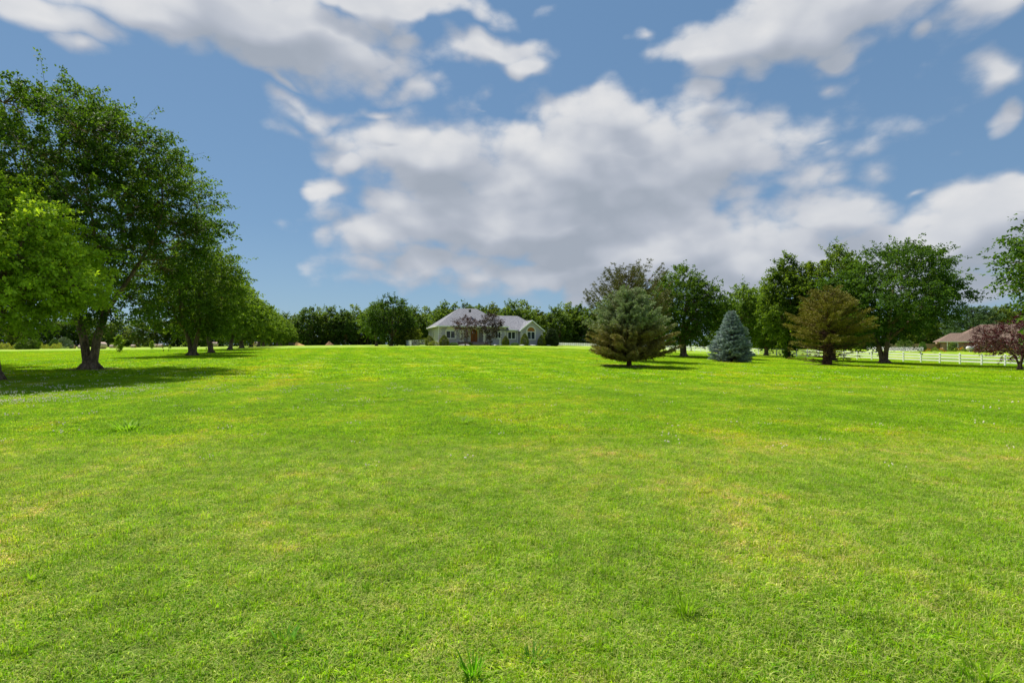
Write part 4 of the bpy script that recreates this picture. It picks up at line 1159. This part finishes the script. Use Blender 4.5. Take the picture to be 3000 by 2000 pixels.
# ------------------------------------------------------------------ white three rail fence
fence = empty('rail_fence', (0, 0, 0), label='long white three rail fence running from the right edge to behind the house', cat='fence')
K = 70.5; VX = 1163                                           # X - X(vanishing) = K
def fpos(Y): return ((VX - 1500) / F * Y + K, Y)
Ypos = []; y = 57.0; stp = 2.44 * math.cos(math.atan(337 / F))
while y < 238: Ypos.append(y); y += stp
PM = MB(); PM.box(-.065, .065, -.065, .065, -.25, 1.24); PM.add([(-.085, -.085, 1.241), (.085, -.085, 1.241), (.085, .085, 1.241), (-.085, .085, 1.241), (-.085, -.085, 1.27), (.085, -.085, 1.27), (.085, .085, 1.27), (-.085, .085, 1.27), (0, 0, 1.33)],
      [(0, 3, 2, 1), (0, 1, 5, 4), (1, 2, 6, 5), (2, 3, 7, 6), (3, 0, 4, 7), (4, 5, 8), (5, 6, 8), (6, 7, 8), (7, 4, 8)])
pme = PM.mesh('post'); fa = math.atan(337 / F)
prev = None; rme = MB().box(-.025, .025, 0, 1, -.088, .088).mesh('rail')
for y in Ypos:
    x, _ = fpos(y); z = gz(x, y)
    o = obj('post', pme, M_white, fence); o.location = (x, y, z); o.rotation_euler.z = fa
    o.rotation_euler.x = rngs.uniform(-.012, .012); o.rotation_euler.y = rngs.uniform(-.012, .012)
    if prev:
        for h in (.35, .72, 1.09):
            o = obj('rail', rme, M_white, fence); a = Vector(prev) + Vector((0, 0, h)); b = Vector((x, y, z + h)); d = b - a; o.location = a + d.normalized() * .066
            o.rotation_euler = (math.asin(d.z / d.length), 0, math.atan2(-d.x, d.y)); o.scale = (1, d.length - .132, 1)
    prev = (x, y, z)

# ------------------------------------------------------------------ brick house on the right
bh = empty('brick_house', (108.4, 130, .15), R(-32), label='low red brick house with brown shingle roof beyond the white fence', cat='house')
bz = .15; wh = 2.55 - bz
MB().box(.9, 34, .5, 12, -1.0, wh - .03).build('wall', M_brick2, bh)
hip(0, 16, -.3, 9.5, wh, 3.0, 13, 4.6, 4.75 - bz, .14).build('roof', M_shingle2, bh)
hip(2.5, 36, .0, 14, wh + .02, 9.3, 26, 7.0, 6.9 - bz, .14).build('roof', M_shingle2, bh)
MB().box(-.02, 36, -.36, -.302, wh - .16, wh + .01).build('fascia', M_cream, bh)
for x in (1.6, 9.9): MB().tube([(x, -.2, -.5), (x, -.2, wh - .16)], .07, 6).build('porch_post', M_white, bh)
for x0 in (2.3, 13.5, 22):
    w = ring(MB(), outline(x0, x0 + 1.5, .95, 2.15), outline(x0 + .1, x0 + 1.4, 1.05, 2.05), .40, .51).build('window', M_white, bh)
    MB().box(x0 + .09, x0 + 1.41, .46, .49, 1.04, 2.06).build('pane', M_glass, w)
    MB().box(x0 + .72, x0 + .78, .43, .455, 1.05, 2.05).build('mullion', M_white, w)
MB().tube([(10.6, 1.3, wh + .5), (10.6, 1.3, wh + 1.15)], .18, 8).build('roof_vent', M_dark, bh)

# propane tank
tk = empty('gas_tank', at(2856, 118), R(4), label='white horizontal gas tank with rust marks in front of the brick house', cat='tank')
M_tank = simple('tank_paint', (.70, .66, .62), .5, .2, 1.2, 0, .4)
mb = MB(); n = 9; L = 3.4; r_ = .46; pts = [(-L / 2 - r_ * .7 * math.cos(k * math.pi / 12), 0, .85) for k in range(0, 6)] + [(-L / 2, 0, .85), (L / 2, 0, .85)] + [(L / 2 + r_ * .7 * math.sin(k * math.pi / 12), 0, .85) for k in range(1, 7)]
rd = [max(.02, r_ * math.sin(k * math.pi / 12)) for k in range(0, 6)] + [r_, r_] + [max(.02, r_ * math.cos(k * math.pi / 12)) for k in range(1, 7)]
mb.tube(pts, rd, 16); mb.build('tank_shell', M_tank, tk, smooth=True)
MB().tube([(0, 0, 1.27), (0, 0, 1.42), (0, 0, 1.48)], [.17, .17, .06], 12).build('valve_dome', M_tank, tk, smooth=True)
for x in (-1.1, 1.1): MB().box(x - .06, x + .06, -.3, .3, -.2, .46).build('leg', M_conc, tk)

# wooden privacy fence
pf = empty('plank_fence', at(2690, 134), label='tan wooden plank fence left of the brick house', cat='fence')
M_plank = simple('weathered_planks', (.36, .25, .16), .85, .35, 2.5, .2, .2)
ax_, bx_ = at(2605, 136), at(2762, 134)
L = (bx_ - ax_).length; npk = 90; pm_ = MB().add([(0, 0, 0), (.148, 0, 0), (.148, .02, 0), (0, .02, 0), (0, 0, 1.78), (.148, 0, 1.78), (.148, .02, 1.78), (0, .02, 1.78)], [(0, 3, 2, 1), (4, 5, 6, 7), (0, 1, 5, 4), (1, 2, 6, 5), (2, 3, 7, 6), (3, 0, 4, 7)]).mesh('plank')
for i in range(npk):
    p = ax_ + (bx_ - ax_) * (i / npk); o = obj('plank', pm_, M_plank, pf); o.location = Vector((p.x, p.y, gz(p.x, p.y) - .02 + rngs.uniform(-.02, .02))) - pf.location
for i in range(0, 8):
    p = ax_ + (bx_ - ax_) * (i / 7); q = Vector((p.x, p.y + .1, gz(p.x, p.y))) - pf.location; MB().box(q.x - .05, q.x + .05, q.y - .05, q.y + .04, q.z - .2, q.z + 1.8).build('post', M_plank, pf)
# low wire fence + pale edging boards in front of the plank fence
wf2 = empty('wire_fence', at(2650, 120), label='low wire fence on thin steel posts in front of the tan plank fence', cat='fence')
wire_run(wf2, at(2540, 121), at(2705, 119), 6, 1.1)
e = empty('notice_plate', at(2639, 118.8), label='small pale plate hanging on the low wire fence', cat='sign')
MB().box(-.25, .25, -.02, 0, .75, .95).build('plate', M_white, e)
for px0, px1, Y, lab in ((2604, 2622, 117, 'left one of two pale boards before the low wire fence'), (2665, 2688, 116.5, 'right of two pale boards lying before the low wire fence'), (2733, 2742, 111, 'short pale board on the grass below the flower bed')):
    a = at((px0 + px1) / 2, Y); w_ = (px1 - px0) * Y / F / 2; o = MB().box(-w_, w_, -.12, .12, -.02, .10).build('board', M_conc, label=lab, cat='board'); o.location = a

# flower bed along the brick house
def flower_bed():
    rng = np.random.default_rng(90); n = 9000
    px = 2690 + rng.random(n) * 330; Y = 118 + rng.random(n) * 5; x = (px - 1500) / F * Y; z = ground(x, Y)
    h = .55 + .35 * np.sin(px * .09) + .25 * np.sin(px * .31 + 1)
    zz = h * rng.random(n) ** .7
    P = np.stack([x, Y, z + zz], 1); D = unit(rng.normal(size=(n, 3)) + np.array([0, -.2, .7])); N = unit(rng.normal(size=(n, 3)) + np.array([0, -.4, .5]))
    c = np.array([.07, .13, .02]) + np.array([.10, .10, .02]) * rng.random((n, 1))
    fl = (np.sin(px * .13 + .6) > .1) & (zz > h * .55) & (rng.random(n) < .55)
    c[fl] = np.array([.52, .16, .03]) * (.6 + .6 * rng.random((fl.sum(), 1)))
    w_ = (rng.random(n) < .012) & (zz > h * .6); c[w_] = (.75, .7, .5)
    obj('flower_bed', leaves_mesh('flower_bed', P, D, N, .16 * (.6 + .8 * rng.random(n)), .09 * (.6 + .8 * rng.random(n)), c), M_leaf, kind='stuff', label='orange lilies and green perennials in front of the brick house', cat='flowers')
flower_bed()
yew(2790, 121, 20, 26, BALL, 'pale green shrub in front of the window side of the brick house', col=(.10, .18, .03), col2=(.27, .36, .07), seed=21, name='bush', n=2200, leaf=(.2, .12))
yew(2868, 117, 17, 21, BALL, 'yellow green shrub right of the white gas tank', col=(.14, .18, .02), col2=(.34, .34, .05), seed=22, name='bush', n=1700, leaf=(.2, .12))
yew(2703, 122, 16, 27, BALL, 'bright green sapling bush before the tan plank fence', col=(.10, .20, .03), col2=(.22, .36, .06), seed=23, name='bush', n=1500, leaf=(.2, .12))
yew(2650, 126, 40, 34, [(0, .4), (.3, .7), (.6, 1), (.85, .7), (1, .2)], 'loose green shrub behind the low wire fence', col=(.07, .12, .02), col2=(.2, .27, .05), seed=24, name='bush', n=2600, leaf=(.22, .13))
yew(2885, 114, 40, 14, BALL, 'dark low bushes right of the white gas tank', col=(.04, .07, .015), col2=(.10, .14, .03), seed=25, name='bush', n=2200, leaf=(.18, .11))

# ------------------------------------------------------------------ hay field on the left
M_hay = simple('net_wrapped_hay', (.58, .42, .36), .85, .2, 5, .3, .2)
M_hayend = simple('hay_end', (.36, .22, .11), .95, .3, 9, .5, .1)


def bale_meshes(r=.82, L=1.45):
    body = MB(); n = 20; prof = [(-L / 2, r * .93), (-L / 2 + .07, r), (L / 2 - .07, r), (L / 2, r * .93)]
    body.tube([(x, 0, r - .05) for x, _ in prof], [q for _, q in prof], n, cap=False)
    ends = []
    for sg in (-1, 1):
        e = MB(); e.tube([(sg * (L / 2 + d), 0, r - .05) for d in (-.02, .015, .03)], [r * .925, r * .6, .02], n, cap=False); ends.append(e.mesh('bale_end', True))
    return body.mesh('bale_wrap', True), ends


BMs = bale_meshes()
BALES = [(213, 215, 5, 1., 'leftmost pale hay bale before the dark wood'), (237, 222, 5, 1., 'pale hay bale just left of the huge maple trunk'),
         (296, 118, 80, 1.0, 'brownish hay bale seen end on at the right of the huge maple trunk'), (329, 228, 5, 1., 'pale hay bale left of the bright sapling'), (343, 232, -5, 1., 'pale hay bale behind the bright sapling'),
         (391, 236, 4, 1., 'single pale hay bale midway between the two saplings'), (456, 232, -4, 1., 'left one of two pale hay bales right of the small sapling'), (470, 230, 5, 1., 'right one of two pale hay bales right of the small sapling'),
         (629, 180, 60, 1., 'pale hay bale seen between the second and third trunks of the row'), (751, 185, 50, 1., 'pale hay bale seen between trunks deep in the row')]
for px, Y, rz, s, lab in BALES:
    e = empty('hay_bale', at(px, Y), R(rz), label=lab, cat='hay bale', group='hay bales in the field')
    obj('bale_wrap', BMs[0], M_hay, e)
    for m_ in BMs[1]: obj('bale_end', m_, M_hayend, e)
    e.scale = (1.2, 1.0, 1.0)

sap = broad_tree(3.0, .75, .5, OVAL, seed=91, boughs=22, sprays=8, per=12, leaf=(.17, .10), spray_len=.35, col=(.12, .20, .02), col2=(.28, .40, .05), wind=(.1, 0), trunk_r=.03, bough_r=.2, twigs=False)
put_tree(sap, at(349, 70), 'bright green sapling right of the huge maple trunk', name='sapling', scale=.80)
put_tree(sap, at(445, 90), 'tiny bright sapling between the hay bales', name='sapling', scale=.5, rz=2)
SH = [(0, .8), (.25, 1), (.55, .85), (.8, .55), (1, .15)]
for px, Y, w_, h, lab, c, c2 in ((68, 140, 34, 26, 'round pale green shrub at the edge of the hay field', (.08, .14, .02), (.22, .30, .05)), (97, 142, 30, 26, 'second pale green shrub close right of the round one', (.08, .14, .02), (.22, .29, .05)),
                                 (188, 200, 42, 34, 'grey green shrub before the dark wood left of the hay bales', (.07, .11, .05), (.19, .25, .13)), (160, 196, 24, 30, 'yellow green shrub against the dark wood left of the hay bales', (.07, .13, .02), (.18, .27, .05))):
    yew(px, Y, w_, h, SH, lab, col=c, col2=c2, seed=int(px), name='shrub', n=4200, leaf=(.28, .17), cat='shrub')


def weeds_strip():
    rng = np.random.default_rng(95); n = 16000
    px = -120 + rng.random(n) * 300; Y = 142 + rng.random(n) * 8 + 30 * np.clip((px - 60) / 120, 0, 1); x = (px - 1500) / F * Y; z = ground(x, Y)
    h = 1.35 + .4 * np.sin(px * .12) + .3 * np.sin(px * .33)
    P = np.stack([x, Y, z + h * rng.random(n)], 1); D = unit(rng.normal(size=(n, 3)) * .6 + np.array([0, -.1, .8])); N = unit(rng.normal(size=(n, 3)) + np.array([0, -.5, .5]))
    m = rng.random((n, 1)); c = np.array([.09, .14, .02]) * (1 - m) + np.array([.27, .30, .07]) * m
    br = rng.random(n) < .06; c[br] = (.26, .15, .06)
    obj('tall_weeds', leaves_mesh('tall_weeds', P, D, N, .32 * (.6 + .8 * rng.random(n)), .12 * (.6 + .8 * rng.random(n)), c), M_leaf, kind='stuff', label='strip of tall pale weeds between lawn and wood at the left edge', cat='weeds')
weeds_strip()

# piles
def pile(name, loc, rx, ry, h, mat, seed, lab):
    rng = np.random.default_rng(seed); n = 26; g = np.linspace(-1, 1, n); X, Y = np.meshgrid(g, g)
    rr = np.sqrt(X ** 2 + Y ** 2); z = np.clip(1 - rr, -.1, 1) ** .8 if False else np.maximum(1 - rr, -.08)
    z = z * (1 + .15 * np.sin(X * 5 + seed) + .12 * np.cos(Y * 6 + X * 3)) + .03 * rng.normal(size=X.shape) * (rr < .95)
    V = np.stack([X.ravel() * rx, Y.ravel() * ry, z.ravel() * h - .02], 1); i = np.arange(n - 1)[:, None] * n + np.arange(n - 1)[None, :]
    o = obj(name, np_mesh(name, V, np.stack([i, i + 1, i + 1 + n, i + n], -1).reshape(-1, 4), True), mat, label=lab, cat='pile'); o.location = loc


M_sand = simple('sandy_soil', (.46, .28, .11), .95, .25, 4, .4, .1); M_dirt = simple('brown_dirt', (.27, .15, .085), .95, .35, 4, .5, .1)
pile('sand_pile', at(872, 195), 2.7, 2.2, 1.25, M_sand, 3, 'orange sand pile at the far end of the left row of maples')
pile('dirt_pile', at(965, 190), 1.6, 1.4, 1.5, M_dirt, 4, 'small brown dirt pile before the dark wood left of the house')
cr = empty('wooden_bin', at(853, 193), R(8), label='dark wooden bin standing left of the orange sand pile', cat='bin')
M_dw = simple('dark_wood', (.09, .065, .05), .85, .3, 3, .2)
for i in range(5):
    MB().box(-.85, .85, -.5, -.46, .06 + i * .24, .27 + i * .24).build('plank', M_dw, cr); MB().box(-.85, .85, .46, .5, .06 + i * .24, .27 + i * .24).build('plank', M_dw, cr)
    MB().box(-.9, -.86, -.5, .5, .06 + i * .24, .27 + i * .24).build('plank', M_dw, cr); MB().box(.86, .9, -.5, .5, .06 + i * .24, .27 + i * .24).build('plank', M_dw, cr)

# ------------------------------------------------------------------ clover flowers, weeds in the lawn
M_clover = simple('clover_heads', (.80, .72, .52), .8, .1, 40, 0, .2)


def clover():
    rng = np.random.default_rng(101)
    b = MB()
    for i in range(5):
        a = i * 1.3; x, y = .05 * i * math.cos(a), .05 * i * math.sin(a); h = .07 + .01 * (i % 3)
        b.tube([(x, y, h - .012), (x, y, h - .004), (x, y, h + .007), (x, y, h + .013)], [.004, .0095, .0095, .004], 6)
    c = clump_set('clover_head', [b.mesh('clover_head', True)]); c.objects[0].data.materials.append(M_clover)
    X = []; Y = []
    # (column, row, spread x m, spread y m, count)
    for px, py, sx, sy, n in [(60, 1172, 1.5, .6, 240), (120, 1158, 2.0, .6, 240), (30, 1182, 1.0, .3, 120), (230, 1136, 2.2, .7, 150), (180, 1170, 1.2, .3, 50), (350, 1140, 2.5, .5, 70),
                              (480, 1150, 2, .4, 60), (700, 1140, 4, .8, 90), (300, 1105, 5, 2, 160), (560, 1100, 6, 2, 140), (1180, 1140, 3, .8, 50), (1450, 1110, 4, 1, 60), (1020, 1180, .7, .25, 30),
                              (1900, 1095, 5, 1.5, 110), (2300, 1095, 7, 1.5, 110), (2650, 1105, 5, 1.5, 90), (800, 1060, 9, 4, 160), (100, 1060, 8, 4, 160), (1250, 1150, 2, .5, 40), (1500, 1140, 2, .5, 30)]:
        n = max(5, int(n * .24)); p = stand(px, py); X.append(p.x + rng.normal(size=n) * sx); Y.append(p.y + rng.normal(size=n) * sy)
    x, y = field(rng, 260, 6, 45, 1.0); X.append(x); Y.append(y)
    X = np.concatenate(X); Y = np.concatenate(Y)
    scatter('clover_flowers', np.stack([X, Y, ground(X, Y)], 1), rng.random(len(X)) * 6.28, .8 + .6 * rng.random(len(X)), c, label='white clover flower heads dotted through the lawn', cat='flowers')


clover()
M_weed = leaf_material('weed_leaves', .45, .65, .08, (1.1, 1.25, .5))


def tuft(px, py, n, rad, h, w, lean, lab, seed, c=(.22, .36, .02), name='grass_tuft'):
    rng = np.random.default_rng(seed); p = stand(px, py, 2.2, 60)
    V = []; Q = []; T = []; col = []
    for i in range(n):
        r = rad * math.sqrt(rng.random()) * .35; a = rng.random() * 6.283; L = h * (.5 + .6 * rng.random()); le = lean * (.35 + .8 * rng.random()); ww = w * (.7 + .6 * rng.random())
        d = a + rng.normal() * .5; dx, dy = math.cos(d), math.sin(d); bx, by = r * math.cos(a), r * math.sin(a); o = len(V)
        for j, q in enumerate((0, .35, .7, 1.0)):
            cx, cy, cz = bx + dx * le * L * q ** 1.4, by + dy * le * L * q ** 1.4, L * q * (1 - .28 * le * q)
            k = ww * (.8, 1, .75, .06)[j] / 2; V += [(cx - dy * k, cy + dx * k, cz), (cx + dy * k, cy - dx * k, cz)]
        for j in range(3): Q.append((o + 2 * j, o + 2 * j + 1, o + 2 * j + 3, o + 2 * j + 2))
        cc = np.array(c) * (.7 + .6 * rng.random()); col += [cc * .8] * 2 + [cc] * 6
    ob = obj(name, np_mesh(name, V, np.array(Q), col=np.array(col)), M_weed, label=lab, cat='weed'); ob.location = p; return ob


tuft(2005, 1800, 46, .16, .17, .009, .7, 'upright tuft of longer grass in the near right of the lawn', 1)
tuft(1385, 1985, 26, .10, .16, .011, .6, 'bright grass tuft at the bottom edge near the middle', 2, (.15, .36, .015))
tuft(1560, 1940, 22, .14, .11, .009, 1.1, 'flat green grass tuft right of the bright one at the bottom edge', 3, (.10, .25, .02))
tuft(380, 1258, 60, .7, .24, .028, 1.3, 'spreading patch of pale coarse grass on the left lawn', 4, (.24, .40, .03), 'coarse_grass_patch')
tuft(1355, 1240, 40, .55, .20, .022, 1.3, 'pale coarse grass patch in the middle of the lawn', 5, (.24, .38, .04), 'coarse_grass_patch')
tuft(1120, 1165, 46, .8, .24, .03, 1.2, 'pale coarse grass patch on the lawn before the house', 6, (.25, .40, .03), 'coarse_grass_patch')
tuft(1630, 1298, 26, .3, .16, .02, 1.0, 'small yellowish grass tuft right of the middle of the lawn', 7, (.25, .36, .02), 'coarse_grass_patch')
tuft(100, 1700, 30, .2, .13, .009, .9, 'tuft of longer grass low at the left of the lawn', 8)
tuft(2870, 1990, 30, .2, .15, .009, .7, 'tuft of longer grass in the bottom right corner', 9)
tuft(840, 1890, 22, .2, .09, .012, 1.2, 'small flat tuft in the near left of the lawn', 10, (.12, .3, .02))
st = empty('garden_stake', at(1749, 42), label='thin dark stake in the grass left of the cone shaped spruce', cat='stake')
MB().tube([(0, 0, -.1), (0, 0, .55)], .018, 6).build('stake', M_dark, st)

for o in C.objects:
    l = o.get('label')
    if l and not 4 <= len(l.replace('-', ' ').split()) <= 16: print('LABEL', len(l.split()), l)
